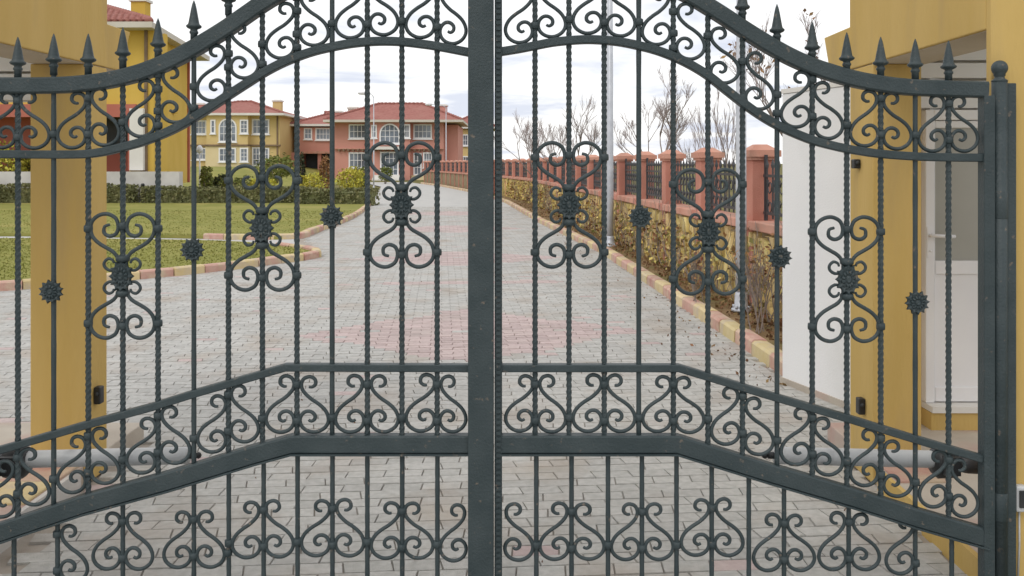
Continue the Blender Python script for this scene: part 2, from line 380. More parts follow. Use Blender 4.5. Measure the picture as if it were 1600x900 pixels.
tag(mb.build('grass', M['blade']), 'short blades of grass on the two lawns', 'grass', kind='stuff')
# planting bed on the right
XF = lambda y: interp([(0, 3.46), (12, 2.55), (20, 2.06), (37.3, .75), (50, -1.35), (63, -4.0), (80, -8.0)], y)
yy = [6.9, 8, 10, 13, 16.5, 20, 25, 31, 37.3, 43, 50, 57, 63, 72]
mb = MB(); NX = 7; vs = []
fine = [6.9 + (72-6.9)*(k/120)**1.6 for k in range(121)]
for y in fine:
    a, b = interp(XR, y)+.14, XF(y)+.05
    for k in range(NX+1):
        t = k/NX; x = a+(b-a)*t
        vs.append((x, y, .075 + (.03*math.sin(t*math.pi)**.7-.05*t) + .05*mnoise.noise((x*2.3, y*2.3, 0))*(0 if k == 0 else 1)))
fs = []
for i in range(len(fine)-1):
    for k in range(NX): fs.append((i*(NX+1)+k, i*(NX+1)+k+1, (i+1)*(NX+1)+k+1, (i+1)*(NX+1)+k))
mb.add(vs, fs, True); tag(mb.build('planting_bed', M['soil']), 'brown soil bed between the right kerb and the stone wall', 'planting bed', kind='structure')
mb = MB()
for _ in range(2600):
    y = 7.2 + 30*R()**1.8; a, b = interp(XR, y)+.2, XF(y)-.1
    mb.leaf((U(a, b), y, .09+U(0, .05)), U(.03, .07))
for _ in range(170):
    y = 6.6 + 14*R()**1.6; x = interp(XR, y)-abs(random.gauss(0, .25))-.03
    mb.leaf((x, y, .012), U(.02, .05))
for _ in range(40):
    y = U(3.6, 16); x = U(-2, 1.7)
    mb.leaf((x, y, .006), U(.01, .025))
tag(mb.build('leaf_litter', M['litter']), 'dead brown leaves scattered over the bed and along the kerb', 'leaf litter', kind='stuff')

# ================================================================ BOUNDARY WALL WITH POSTS AND RAILINGS
bw = empty('boundary_wall', (XF(12), 12, 0), 'long low stone wall with terracotta posts and dark iron railings along the bed', 'wall')
ysf = [7.865]
while ysf[-1] < 77: ysf.append(ysf[-1]+1.95)
mb = MB(); cp = MB()
for a, b in zip(ysf, ysf[1:]):
    xa, xb = XF(a), XF(b)
    mb.hexa([(xa-.09, a, -.05), (xa+.12, a, -.05), (xb+.12, b, -.05), (xb-.09, b, -.05)], [(xa-.09, a, .93), (xa+.12, a, .93), (xb+.12, b, .93), (xb-.09, b, .93)])
mb.build('wall_core', M['mortar'], bw)
for a, b in zip(ysf, ysf[1:]):
    xa, xb = XF(a), XF(b); cp = MB(); g = .132
    cp.hexa([(xa-.17, a+g, .932), (xa+.17, a+g, .932), (xb+.17, b-g, .932), (xb-.17, b-g, .932)], [(xa-.17, a+g, 1.03), (xa+.17, a+g, 1.03), (xb+.17, b-g, 1.03), (xb-.17, b-g, 1.03)])
    cp.build('coping', M['cap_red'], bw, bevel=.012)
pb = MB(); s = .125
pb.box((-s, -s, 0), (s, s, 1.69)); pb.box((-s-.055, -s-.005, .93), (s+.055, s+.005, 1.032)); pme = pb.mesh('post', M['post_red'])
cb_ = MB(); q = s+.05
cb_.box((-q+.025, -q+.025, 1.685), (q-.025, q-.025, 1.72)); cb_.box((-q, -q, 1.72), (q, q, 1.79))
cb_.add([(-q+.02, -q+.02, 1.791), (q-.02, -q+.02, 1.791), (q-.02, q-.02, 1.791), (-q+.02, q-.02, 1.791), (-.06, -.06, 1.855), (.06, -.06, 1.855), (.06, .06, 1.855), (-.06, .06, 1.855)],
        [(0, 1, 5, 4), (1, 2, 6, 5), (2, 3, 7, 6), (3, 0, 4, 7), (4, 5, 6, 7), (3, 2, 1, 0)])
cme = cb_.mesh('cap', M['cap_red'])
rail_l = 1.95-.26
rb = MB()
for z in (1.10, 1.50):
    rb.box((-.012, -rail_l/2, z), (.012, rail_l/2, z+.03))
nb = 10
for y in (-rail_l/2+.05, rail_l/2-.05): rb.box((-.016, y-.016, 1.035), (.016, y+.016, 1.74))
for k in range(nb):
    y = -rail_l/2 + rail_l*(k+.5)/nb; rb.box((-.008, y-.008, 1.06), (.008, y+.008, 1.60)); rb.lathe([(.016, 0), (.022, .03), (.002, .1)], (0, y, 1.60), 4, smooth=False)
for k in range(nb-1):
    y = -rail_l/2 + rail_l*(k+1)/nb
    for zc_ in (1.19, 1.40):
        rb.tube([(0, y+(.035+.004*t)*math.cos(t*.8), zc_+(.035+.006*t)*math.sin(t*.8)) for t in range(10)], .008, 4)
rme = rb.mesh('railing', M['iron_far'])
for i, y in enumerate(ysf):
    a = math.atan2(XF(y+.5)-XF(y-.5), 1.0)
    p = inst('post', pme, (XF(y), y, 0), bw, (0, 0, -a))
    c = bpy.data.objects.new('cap', cme); COL.objects.link(c); c.parent = p
    if i+1 < len(ysf):
        y2 = (y+ysf[i+1])/2; inst('railing', rme, (XF(y2), y2, 0), bw, (0, 0, -math.atan2(XF(y2+.5)-XF(y2-.5), 1.0)), (1, 1, 1))
mb = MB(); y = 7.9
while y < 44:
    z = .0
    wv = U(.09, .19)*(1+y*.012)
    while z < .9:
        hh = U(.2, .52); hh = min(hh, .93-z)
        if hh < .05: break
        dpt = U(.02, .07); x = XF(y+wv/2)-.09; j = lambda: U(-.014, .014)
        g = .012
        base = [(x+.01, y+g, z+g), (x+.01, y+wv-g, z+g), (x+.01, y+wv-g, z+hh-g), (x+.01, y+g, z+hh-g)]
        fr = [(x-dpt+j(), y+g*2.4+j(), z+g*2.2+j()), (x-dpt+j(), y+wv-g*2.4+j(), z+g*2.2+j()), (x-dpt+j(), y+wv-g*2.4+j(), z+hh-g*2.2+j()), (x-dpt+j(), y+g*2.4+j(), z+hh-g*2.2+j())]
        mb.add(base+fr, [(4, 5, 6, 7), (0, 1, 5, 4), (1, 2, 6, 5), (2, 3, 7, 6), (3, 0, 4, 7)]); z += hh
    y += wv
mb.build('cladding_stone', M['stone'], bw, kind='stuff')
# climbing plant over the wall: stems and three tones of leaves
mb = MB(); stems = MB()
for _ in range(260):
    y = 8.0 + 32*R()**1.5; x = XF(y)-.19; z = .1; pts = [(x, y, z)]
    n = random.randint(4, 7)
    for k in range(n):
        y += U(-.12, .12); z += U(.08, .2); x = XF(y)-.17-U(0, .09)
        if z > 1.15: break
        pts.append((x, y, z))
    if len(pts) > 2: stems.tube(pts, [.006*(1-.6*i/len(pts)) for i in range(len(pts))], 3, False)
vm = MB()
vi = []
for k in range(6800):
    y = 8.2 + 34*R()**1.35
    top = .78 + .34*mnoise.noise((y*1.3, 3.1, 0)) + .2*mnoise.noise((y*4.1, 9, 0))
    z = .02 + (max(top, .25))*R()**.9
    x = XF(y)-.14-U(0, .10)-(U(0, .16)*max(0, 1-z/.35) if R() < .5 else 0)
    if R() > min(1, max(.22, (y-9)/6)) * (.6 if y > 14 else 1): continue
    vm.leaf((x, y, z), U(.035, .085)*(1+y*.012), .7)
    q = mnoise.noise((y*2.0, z*2.5, 5)) + U(-.5, .5); vi += [0 if q > .06 else 1 if q > -.18 else 2]
climb = empty('climbing_plant', (XF(12)-.2, 12, .1), 'dry yellowing climber covering the stone wall below the railings', 'climbing plant')
stems.build('stem', M['bark'], climb, kind='stuff')
lo = vm.build('foliage', [M['vine_a'], M['vine_b'], M['vine_c']], climb, kind='stuff')
lo.data.polygons.foreach_set('material_index', vi)

# ================================================================ PLANTS
def branch(mb, p, d, L, r, depth, spread=.55, upb=.18, leaves=None, tw=None):
    n = 3; pts = [p]; q = p.copy(); dd = d.copy()
    for k in range(n):
        dd = (dd + Vector((U(-.16, .16), U(-.16, .16), U(-.06, .12)))).normalized(); q = q + dd*L/n; pts.append(q.copy())
    (mb if r > .008 or tw is None else tw).tube(pts, [r*(1-.45*k/n) for k in range(n+1)], 6 if r > .03 else 4 if r > .012 else 3, r > .02)
    if leaves is not None and depth <= 1 and R() < (.16 if tw is not None else .6): leaves.append(q.copy())
    if depth <= 0: return
    m = random.randint(2, 3) + (1 if depth < 3 else 0) + (1 if tw is not None and depth in (1, 3) else 0)
    for k in range(m):
        t = U(.45, 1.0) if k else 1.0
        i = min(n-1, int(t*n)); f = t*n-i; s = pts[i].lerp(pts[i+1], f)
        nd = (dd + Vector((U(-1, 1), U(-1, 1), U(-.5, .7)))*spread + Vector((0, 0, upb))).normalized()
        branch(mb, s, nd, L*U(.55, .8), r*(.62 if k else .7), depth-1, spread, upb, leaves, tw)
def bare_tree(px, Y, h, label, depth=5, spread=.6, trunk=.3, r=.06, leafmat=None, lean=0, group='bare trees behind the boundary wall'):
    X = gx(px, Y); o = empty('bare_tree', (X, Y, 0), label, 'tree', group)
    mb = MB(); tw = MB(); lv = [] if leafmat else None
    L0 = h*trunk
    mb.tube([(X, Y, -.05), (X+.01, Y, L0*.5), (X+lean*.5, Y, L0)], [r*1.25, r, r*.9], 7)
    mb.build('trunk', M['bark'], o)
    mb = MB(); top = Vector((X+lean*.5, Y, L0))
    for k in range(4):
        a = k*1.6+U(-.4, .4); d = Vector((math.cos(a)*.62+lean, math.sin(a)*.62, U(.7, 1.1))).normalized() if k else Vector((lean, 0, 1)).normalized()
        branch(mb, top-Vector((0, 0, U(0, L0*.25) if k else 0)), d, h*U(.24, .3), r*(.7 if k else .8), depth-1, spread, .2, lv, tw)
    c = mb.build('crown', M['bark'], o); tw.build('twigs', M['twig'], c, kind='stuff')
    if lv:
        lm = MB()
        for p in lv: lm.leaf(p, U(.06, .12))
        lm.build('leaves', leafmat, c, kind='stuff')
bare_tree(1028, 21, 3.7, 'bare tree with a wide fan of twigs right of the tall lamp post', 6, .62, .3, .038)
bare_tree(903, 29, 3.5, 'bare spreading tree showing just left of the tall lamp post', 5, .65, .28, .036)
bare_tree(835, 35, 3.6, 'small bare tree farthest along the wall near the middle of the gate', 5, .6, .3, .036)
bare_tree(862, 44, 4.0, 'distant bare tree half hidden by two others left of the lamp post', 5, .6, .3, .04)
bare_tree(1135, 17, 3.0, 'slender upright bare tree beside the nearer lamp post', 5, .32, .3, .022)
bare_tree(1262, 12.5, 4.0, 'taller bare tree with a few dead leaves rising behind the white wall', 6, .6, .3, .034, M['leaf_brown'], .1)
for i, (px, Y, h, lab) in enumerate([(1183, 8.2, .7, 'dry leggy shrub in the bed at the foot of the nearer lamp post'), (1090, 9.9, .55, 'low dry twiggy shrub in the bed below the second terracotta post'),
                                     (1200, 8.5, .75, 'tall dry shrub with brown leaves against the white wall end')]):
    X = gx(px, Y); o = empty('dry_shrub', (X, Y, .12), lab, 'shrub', 'dry shrubs in the right bed')
    st = MB(); lv = []
    for k in range(5):
        a = U(0, 6.28); branch(st, Vector((X+U(-.08, .08), Y+U(-.08, .08), .1)), Vector((math.cos(a)*.35, math.sin(a)*.35, 1)).normalized(), h*.5, .008, 2, .5, .3, lv)
    st.build('stems', M['bark'], o)
    lm = MB()
    for p in lv:
        for _ in range(2): lm.leaf(p+Vector((U(-.05, .05), U(-.05, .05), U(-.08, .03))), U(.03, .06))
    lm.build('foliage', M['leaf_brown'], o, kind='stuff')
def crown(mb, c, rx, ry, rz, n, size, cone=0.0, seed=0):
    c = Vector(c); s = U(0, 100)
    for _ in range(n):
        d = Vector((random.gauss(0, 1), random.gauss(0, 1), random.gauss(0, 1))).normalized()
        k = .80 + .42*mnoise.noise(d*1.7+Vector((s, 0, 0))) + .18*mnoise.noise(d*4.5+Vector((0, s, 0)))
        t = (.45+.55*R()**.5)*k
        z = d.z*t; tap = 1 - cone*(z+1)/2
        mb.leaf(c+Vector((d.x*t*rx*tap, d.y*t*ry*tap, z*rz)), size*U(.7, 1.4))
def shrub(name, px, Y, w, h, z0, m, label, cat='shrub', cone=0, n=700, size=.13, group='garden shrubs behind the hedge'):
    X = gx(px, Y); o = empty(name, (X, Y, z0), label, cat, group)
    st = MB()
    for k in range(5):
        a = k*1.3; st.tube([(X+math.cos(a)*.04, Y+math.sin(a)*.04, z0-.05), (X+math.cos(a)*w*.12, Y+math.sin(a)*w*.12, z0+h*.35), (X+math.cos(a)*w*.22, Y+math.sin(a)*w*.22, z0+h*.72)], [.03, .02, .008], 4)
    st.build('stem', M['bark'], o)
    mb = MB(); crown(mb, (X, Y, z0+h*.53), w*.56, w*.56, h*.52, n, size, cone); mb.build('foliage', m, o, kind='stuff')
def hedge(x0, x1, Y, h, depth, label):
    o = empty('hedge', ((x0+x1)/2, Y, 0), label, 'hedge', 'clipped hedges along the second lawn')
    core = MB(); core.box((x0+.15, Y+.15, 0), (x1-.15, Y+depth-.15, h-.15)); core.build('branches', M['hedge'], o)
    mb = MB(); L = x1-x0
    for _ in range(int(L*520)):
        f = R(); x = U(x0, x1); hh = h + .07*mnoise.noise((x*.8, Y, 0)) + .05*mnoise.noise((x*3.1, Y, 4))
        if f < .5: p = (x, Y+U(-.02, .14)+.07*mnoise.noise((x*2, 0, 1)), U(0, hh))
        elif f < .9: p = (x, Y+U(0, depth), hh-U(0, .13))
        else: p = ((x0 if R() < .5 else x1)+U(-.06, .06), Y+U(0, depth), U(0, hh))
        mb.leaf(p, U(.07, .15), .7)
    mb.build('foliage', M['hedge'], o, kind='stuff')
hedge(gx(-60, 35.5), gx(205, 35.5), 35.5, .80, 1.0, 'dark clipped hedge left of the gap behind the second lawn')
hedge(gx(220, 35.5), gx(470, 35.5), 35.5, .72, 1.0, 'dark clipped hedge right of the gap in front of the far yellow house')
hedge(gx(468, 35), gx(586, 35), 34.6, .66, 1.6, 'olive clipped hedge ending beside the drive')
M['hedge_end'] = M['hedge']
for nm, px, Y, wd, h, z0, m, lab, cone, n, sz in [
    ('conifer', 258, 40, .55, 1.15, .25, 'leaf_green', 'small green conifer at the corner of the near yellow house', .6, 500, .11),
    ('conifer', 322, 44, .95, 1.5, .15, 'leaf_green', 'green conical conifer below the arched window of the far yellow house', .5, 800, .12),
    ('rounded_shrub', 432, 60, 3.0, 2.0, .3, 'leaf_green', 'large green bush at the right corner of the far yellow house', .1, 900, .22),
    ('conifer', 470, 50, .8, 2.3, 0, 'leaf_dark', 'dark narrow conifer beside the garage opening', .5, 600, .15),
    ('rounded_shrub', 488, 46, 1.3, 1.25, 0, 'leaf_lime', 'yellow green bush left of the brown conifer', .1, 700, .13),
    ('conifer', 508, 48, 1.0, 2.1, 0, 'leaf_brown', 'rust brown conifer in front of the salmon garage wing', .45, 800, .13),
    ('rounded_shrub', 547, 47, 1.6, 1.55, 0, 'leaf_lime', 'bright yellow bush behind the hedge end', .1, 1000, .14),
    ('rounded_shrub', 562, 49, 1.2, 1.6, 0, 'leaf_green', 'olive bush tucked behind the bright yellow bush', .2, 700, .14),
    ('rounded_shrub', 378, 44, 2.2, .95, .05, 'leaf_green', 'low olive bush right of the conical conifer', .1, 800, .13),
    ('rounded_shrub', 412, 42, 1.5, 1.0, .05, 'leaf_lime', 'low lime bush behind the hedge under the far yellow house', .1, 700, .13),
    ('topiary_ball', 602, 72, 1.25, 1.5, 0, 'leaf_green', 'round green topiary before the steps of the salmon house', 0, 700, .16),
    ('rounded_shrub', 345, 46, 1.3, 1.0, .1, 'leaf_dark', 'dark low bush behind the hedge beside the lamp stick', .1, 500, .15),
    ('rounded_shrub', 12, 38, 2.3, 2.6, 0, 'leaf_lime', 'big yellow green bush seen left of the left pillar', .15, 1600, .16),
    ('rounded_shrub', 40, 39, 1.3, 2.0, 0, 'leaf_green', 'green bush close to the left pillar beside a bigger yellow one', .15, 900, .16)]:
    shrub(nm, px, Y, wd, h, z0, M[m], lab, 'shrub', cone, n, sz)
# grassy bank under the far yellow house
mb = MB(); nxx, nyy = 24, 20; vs = []
for j in range(nyy+1):
    for i in range(nxx+1):
        x = -75 + i*(75-14)/nxx; y = 38 + j*(125-38)/nyy
        fx = min(1, max(0, (-17-x)/7)); fy = min(1, max(0, (y-42)/44)); fx = fx*fx*(3-2*fx); fy = fy*fy*(3-2*fy)
        vs.append((x, y, -.04+1.34*fx*fy))
mb.add(vs, [(j*(nxx+1)+i, j*(nxx+1)+i+1, (j+1)*(nxx+1)+i+1, (j+1)*(nxx+1)+i) for j in range(nyy) for i in range(nxx)], True)
tag(mb.build('grass_bank', M['lawn']), 'gentle grassy bank rising to the far yellow house', 'bank', kind='structure')

# ================================================================ HOUSES
def window(parent, x0, z0, x1, z1, y, cols=3, rows=2, arch=False, fw=.14, m='win', glass='glass', label=None, name='window', sill=True):
    fr = MB(); pr = .10
    if arch:
        rad = (x1-x0)/2; cx = (x0+x1)/2; zs = z1-rad
        outer = [(x0, z0)] + [(cx-rad*math.cos(t*math.pi/12), zs+rad*math.sin(t*math.pi/12)) for t in range(13)] + [(x1, z0)]
        ri = rad-fw
        inner = [(x0+fw, z0+fw)] + [(cx-ri*math.cos(t*math.pi/12), zs+ri*math.sin(t*math.pi/12)) for t in range(13)] + [(x1-fw, z0+fw)]
        n = len(outer)
        vs = [(x, y-pr, z) for x, z in outer] + [(x, y-pr, z) for x, z in inner] + [(x, y+.01, z) for x, z in outer] + [(x, y+.01, z) for x, z in inner]
        fs = []
        for i in range(n):
            k = (i+1) % n
            fs += [(i, k, n+k, n+i), (i, 2*n+i, 2*n+k, k), (n+i, n+k, 3*n+k, 3*n+i)]
        fr.add(vs, fs)
        po = inner
    else:
        for a, b in (((x0, z0), (x0+fw, z1)), ((x1-fw, z0), (x1, z1)), ((x0+fw, z0), (x1-fw, z0+fw)), ((x0+fw, z1-fw), (x1-fw, z1))):
            fr.box((a[0], y-pr, a[1]), (b[0], y+.01, b[1]))
        po = [(x0+fw, z0+fw), (x0+fw, z1-fw), (x1-fw, z1-fw), (x1-fw, z0+fw)]
    if sill: fr.box((x0-.08, y-pr-.08, z0-.1), (x1+.08, y+.01, z0-.002))
    W = fr.build(name, M[m], parent)
    if label: W['label'] = label
    pn = MB(); pn.prism_y(list(reversed(po)), y-.025, y-.004); pn.build('pane', M[glass], W)
    gb = MB(); t = .05
    ix0, ix1, iz0, iz1 = x0+fw, x1-fw, z0+fw, z1-fw
    for k in range(1, cols):
        x = ix0+(ix1-ix0)*k/cols; zt = iz1
        if arch: zt = zs+math.sqrt(max(0, ri*ri-(x-cx)**2))
        gb.box((x-t/2, y-.065, iz0), (x+t/2, y-.026, zt))
    for k in range(1, rows):
        z = iz0+(iz1-iz0)*k/rows; gb.box((ix0, y-.060, z-t/2), (ix1, y-.027, z+t/2))
    if cols > 1 or rows > 1: gb.build('glazing_bar', M[m], W)
    return W
def hip_roof(parent, x0, x1, y0, y1, ze, zr, ov=.55, inset=None, fascia='trim'):
    inset = inset or (y1-y0)/2
    a, b, c, d = x0-ov, x1+ov, y0-ov, y1+ov; ym = (y0+y1)/2
    mb = MB(); mb.add([(a, c, ze), (b, c, ze), (b, d, ze), (a, d, ze), (a+inset, ym, zr), (b-inset, ym, zr)], [(0, 1, 5, 4), (1, 2, 5), (2, 3, 4, 5), (3, 0, 4), (3, 2, 1, 0)])
    r = mb.build('roof', M['tile'], parent)
    fb = MB(); fb.box((a-.06, c-.06, ze-.24), (b+.06, d+.06, ze-.004)); fb.build('eaves', M[fascia], parent)
    rt = MB()
    for p, q in (((a, c, ze), (a+inset, ym, zr)), ((b, c, ze), (b-inset, ym, zr)), ((a+inset, ym, zr), (b-inset, ym, zr))):
        p, q = Vector(p), Vector(q); n = max(3, int((q-p).length/.42))
        for k in range(n):
            u, v = p.lerp(q, k/n), p.lerp(q, (k+1)/n); rt.tube([u+Vector((0, 0, .02)), v+Vector((0, 0, .05))], [.12, .15], 6, True, Vector((0, 0, 1)))
    rt.build('ridge_tile', M['tile'], r, kind='stuff')
    return r
def chimney(roof, px, pt, pb, Y, w, m):
    x = gx(px, Y); c = MB(); c.box((x-w/2, Y-w/2, gz(pb, Y)-.6), (x+w/2, Y+w/2, gz(pt, Y)-.22)); o = c.build('chimney', M[m], roof)
    k = MB(); k.box((x-w/2-.1, Y-w/2-.1, gz(pt, Y)-.22), (x+w/2+.1, Y+w/2+.1, gz(pt, Y)-.08)); k.box((x-w/2+.08, Y-w/2+.08, gz(pt, Y)-.08), (x+w/2-.08, Y+w/2-.08, gz(pt, Y))); k.build('chimney_cap', M['trim'], roof)
    return o
def wbox(name, parent, m, a, b, bevel=0): mb = MB(); mb.box(a, b); return mb.build(name, M[m], parent, bevel)
def win_px(parent, Y, l, t, r, b, **k): return window(parent, gx(l, Y), gz(b, Y), gx(r, Y), gz(t, Y), Y, **k)

# far yellow house ---------------------------------------------------
Y = 95.0; z0 = 1.15
hx0, hx1 = gx(283, Y), gx(437, Y)
h = empty('house', (gx(360, Y), Y, 0), 'two storey yellow house with arched window and red hip roof left of the salmon houses', 'house', 'houses around the lawn')
wbox('wall', h, 'h_yellow_far', (hx0, Y, z0-1.4), (hx1, Y+12, gz(180, Y)))
wbox('bay', h, 'h_yellow_far', (gx(327, Y), Y-.9, z0-1.4), (gx(391, Y), Y+.2, gz(181, Y)))
wbox('lower_bay', h, 'h_cream', (gx(326, Y), Y-1.0, z0-1.4), (gx(392, Y), Y-.1, gz(229, Y)))
c = MB()
c.box((hx0-.1, Y-.28, gz(228.5, Y)), (gx(326, Y)-.01, Y+.1, gz(226, Y))); c.box((gx(326, Y), Y-1.16, gz(228.5, Y)), (gx(392, Y), Y-.2, gz(226, Y))); c.box((gx(392, Y)+.01, Y-.28, gz(228.5, Y)), (hx1+.1, Y+.1, gz(226, Y)))
c.build('string_course', M['course'], h)
r = hip_roof(h, hx0, hx1, Y-.6, Y+11, gz(177.5, Y), gz(159, Y)+.35, .7, 5.2)
chimney(r, 434, 156, 172, Y+4, .9, 'h_yellow_far'); chimney(r, 313, 161, 176, Y+5, 1.0, 'h_pink')
Yb = Y-.9
win_px(h, Y, 299, 188, 323, 210, cols=4); win_px(h, Yb, 342, 185, 370, 222, arch=True, cols=4, rows=3); win_px(h, Yb, 375, 187, 388, 209, cols=2, rows=3)
win_px(h, Yb, 329, 187, 337, 209, cols=1, rows=2); win_px(h, Y, 394, 186, 421, 210, cols=4)
win_px(h, Y, 300, 231, 323, 250, cols=4); win_px(h, Yb-.1, 342, 231, 369, 253, cols=4); win_px(h, Yb-.1, 375, 231, 388, 253, cols=2, rows=3)
win_px(h, Y, 394, 230, 407, 260, cols=2, rows=3, name='door', sill=False); win_px(h, Y, 409, 231, 421, 251, cols=2)
wbox('downpipe', h, 'course', (hx1-.3, Y-.14, 1), (hx1-.16, Y-.01, gz(181, Y)))
# salmon wing ----------------------------------------------------------
Y = 100.0
h = empty('house', (gx(503, Y), Y, 0), 'low salmon wing with a dark garage opening between the yellow and the salmon house', 'house', 'houses around the lawn')
wx0, wx1 = gx(462, Y), gx(545, Y)
wbox('wall', h, 'h_pink', (wx0, Y, gz(238, Y)), (wx1, Y+9, gz(199, Y)))
for a, b in ((455, 471), (521, 545)): wbox('wall', h, 'h_pink', (gx(a, Y), Y+.02, -.1), (gx(b, Y), Y+8.9, gz(238.2, Y)))
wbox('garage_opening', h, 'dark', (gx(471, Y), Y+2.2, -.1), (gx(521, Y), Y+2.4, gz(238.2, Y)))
wbox('garage_column', h, 'h_pink', (gx(499, Y)-.2, Y+.05, -.1), (gx(499, Y)+.2, Y+.45, gz(238.2, Y)))
wbox('string_course', h, 'cap_red', (gx(469, Y), Y-.25, gz(240, Y)), (gx(532, Y), Y+.1, gz(236.5, Y)))
r = hip_roof(h, wx0, wx1, Y, Y+9, gz(194, Y), gz(176, Y)+.3, .6, 4.2); chimney(r, 529, 173, 185, Y+4, .9, 'h_pink')
win_px(h, Y, 475, 200, 488, 218, cols=2); win_px(h, Y, 493, 200, 517, 219, cols=4)
# salmon house -----------------------------------------------------------
Y = 91.0
h = empty('house', (gx(613, Y), Y, 0), 'two storey salmon house with white arched window facing straight down the drive', 'house', 'houses around the lawn')
hx0, hx1 = gx(523, Y), gx(693, Y)
wbox('wall', h, 'h_pink', (hx0, Y, -.2), (hx1, Y+11, gz(190, Y)))
wbox('bay', h, 'h_pink', (gx(578, Y), Y-.9, -.2), (gx(642, Y), Y+.2, gz(191, Y)))
wbox('side_wall', h, 'h_pink', (hx1-.5, Y+1.3, -.2), (gx(718, Y+4), Y+10.5, gz(194, Y)))
for k in range(22):
    c = MB(); x = hx0+.5+(hx1-hx0-1)*k/21
    c.box((x-.09, Y-(1.35 if gx(577, Y) < x < gx(643, Y) else .45), gz(236.5, Y)), (x+.09, Y+.05, gz(233.4, Y)))
    c.build('beam_end', M['course'], h)
wbox('string_course', h, 'cap_red', (hx0-.05, Y-.25, gz(233.2, Y)), (gx(578, Y)-.01, Y+.1, gz(231.5, Y))); wbox('string_course', h, 'cap_red', (gx(642, Y)+.01, Y-.25, gz(233.2, Y)), (hx1+.05, Y+.1, gz(231.5, Y)))
wbox('balcony_slab', h, 'trim', (gx(586, Y), Y-1.9, gz(234, Y)), (gx(631, Y), Y-.8, gz(229.5, Y)))
r = hip_roof(h, hx0, hx1+1.2, Y-.7, Y+10, gz(188, Y), gz(163, Y)+.35, .8, 4.6, 'eave')
chimney(r, 553, 167, 181, Y+5, 1.1, 'eave'); chimney(r, 692, 163, 181, Y+5, .9, 'h_pink')
dr = MB(); dr.add([(gx(602, Y), Y+1.7, gz(174, Y+1.7)), (gx(612, Y), Y+1.7, gz(174, Y+1.7)), (gx(612, Y), Y+3.1, gz(170, Y+3)), (gx(602, Y), Y+3.1, gz(170, Y+3))], [(0, 1, 2, 3)])
Yb = Y-.9
win_px(h, Y, 545, 194, 573, 217, cols=4); win_px(h, Yb, 580, 195, 589, 216, cols=2); win_px(h, Yb, 593, 193, 625, 225, arch=True, cols=4, rows=3); win_px(h, Yb, 631, 194, 641, 216, cols=2); win_px(h, Y, 646, 194, 675, 217, cols=4)
win_px(h, Y, 545, 238, 573, 263, cols=4); win_px(h, Yb, 594, 237, 623, 275, cols=4, rows=4, name='door', sill=False); win_px(h, Y, 646, 239, 659, 274, cols=2, rows=3, name='door', sill=False); win_px(h, Y, 661, 238, 676, 262, cols=3)
for k in range(4): wbox('step', h, 'trim', (gx(588, Y), Y-3.1+.4*k, -.1), (gx(630, Y), Y-.91, .05+.14*k))
wbox('plinth', h, 'h_cream', (gx(643, Y), Y-.25, -.1), (hx1+.1, Y+.0-.002, gz(274, Y)))
# far right yellow house ---------------------------------------------------
Y = 112.0
h = empty('house', (gx(738, Y), Y, 0), 'small piece of yellow house with red roof right of the salmon house', 'house', 'houses around the lawn')
wbox('wall', h, 'h_yellow_far', (gx(704, Y), Y, -.2), (gx(768, Y), Y+9, gz(202, Y)))
hip_roof(h, gx(704, Y), gx(768, Y), Y, Y+9, gz(198, Y), gz(182, Y)+.2, .6, 2.6)
for a, b, t, bb in ((719, 732, 210, 228), (742, 758, 210, 228), (719, 733, 244, 259), (742, 758, 244, 259)): win_px(h, Y, a, t, b, bb, cols=3)
# near yellow house on the left -------------------------------------------------
Y = 37.0
h = empty('house', (gx(190, Y), Y, 0), 'near yellow house corner with red porch and yellow chimney behind the left pavilion', 'house', 'houses around the lawn')
xc, zb, zt = gx(240, Y), gz(293, Y), gz(46, Y)
wbox('wall', h, 'h_yellow', (gx(202, Y), Y, zb), (xc, Y+1.5, zt))
c = MB(); xb = gx(293, 47)
c.hexa([(gx(202, Y), Y+1.5, zb), (xc, Y+.004, zb), (xb, 47, zb), (gx(150, Y), 47, zb)], [(gx(202, Y), Y+1.5, zt-.004), (xc, Y+.004, zt-.004), (xb, 47, zt-.004), (gx(150, Y), 47, zt-.004)])
c.build('wall', M['h_yellow'], h)
wbox('upper_wall', h, 'h_yellow', (gx(-130, Y), Y+.05, gz(166, Y)), (gx(202, Y)-.003, Y+5.4, zt))
wbox('porch_beam', h, 'h_red', (gx(-130, Y), Y-.12, gz(183, Y)), (gx(214, Y), Y+.045, gz(163, Y)))
wbox('porch_back', h, 'h_red', (gx(-130, Y), Y+2.2, zb), (gx(203, Y), Y+2.5, gz(166.5, Y)))
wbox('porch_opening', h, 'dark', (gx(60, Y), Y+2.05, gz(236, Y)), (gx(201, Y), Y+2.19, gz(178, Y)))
wbox('porch_column', h, 'trim', (gx(207, Y), Y-.3, gz(266, Y)), (gx(228, Y), Y-.004, gz(170, Y)))
wbox('red_pier', h, 'h_red', (gx(203, Y), Y-.2, gz(266, Y)), (gx(207, Y)-.003, Y-.002, gz(183.2, Y)))
wbox('plinth', h, 'plinth', (gx(-130, Y), Y-.7, -.1), (gx(290, Y), Y-.31, gz(268, Y)))
wbox('corner_pipe', h, 'course', (xc-.35, Y-.1, zb), (xc-.24, Y-.004, zt)); wbox('corner_pipe', h, 'h_red', (xb-.02, 46.9, zb), (xb+.12, 47.05, zt))
ro = MB(); ov = .75; zr = gz(2, Y+4)
e0, e1, e2, e3 = Vector((gx(-130, Y), Y-ov, zt+.2)), Vector((xc+ov*.25, Y-ov, zt+.2)), Vector((gx(324, 48), 48, zt+.2)), Vector((gx(-130, Y), 48, zt+.2))
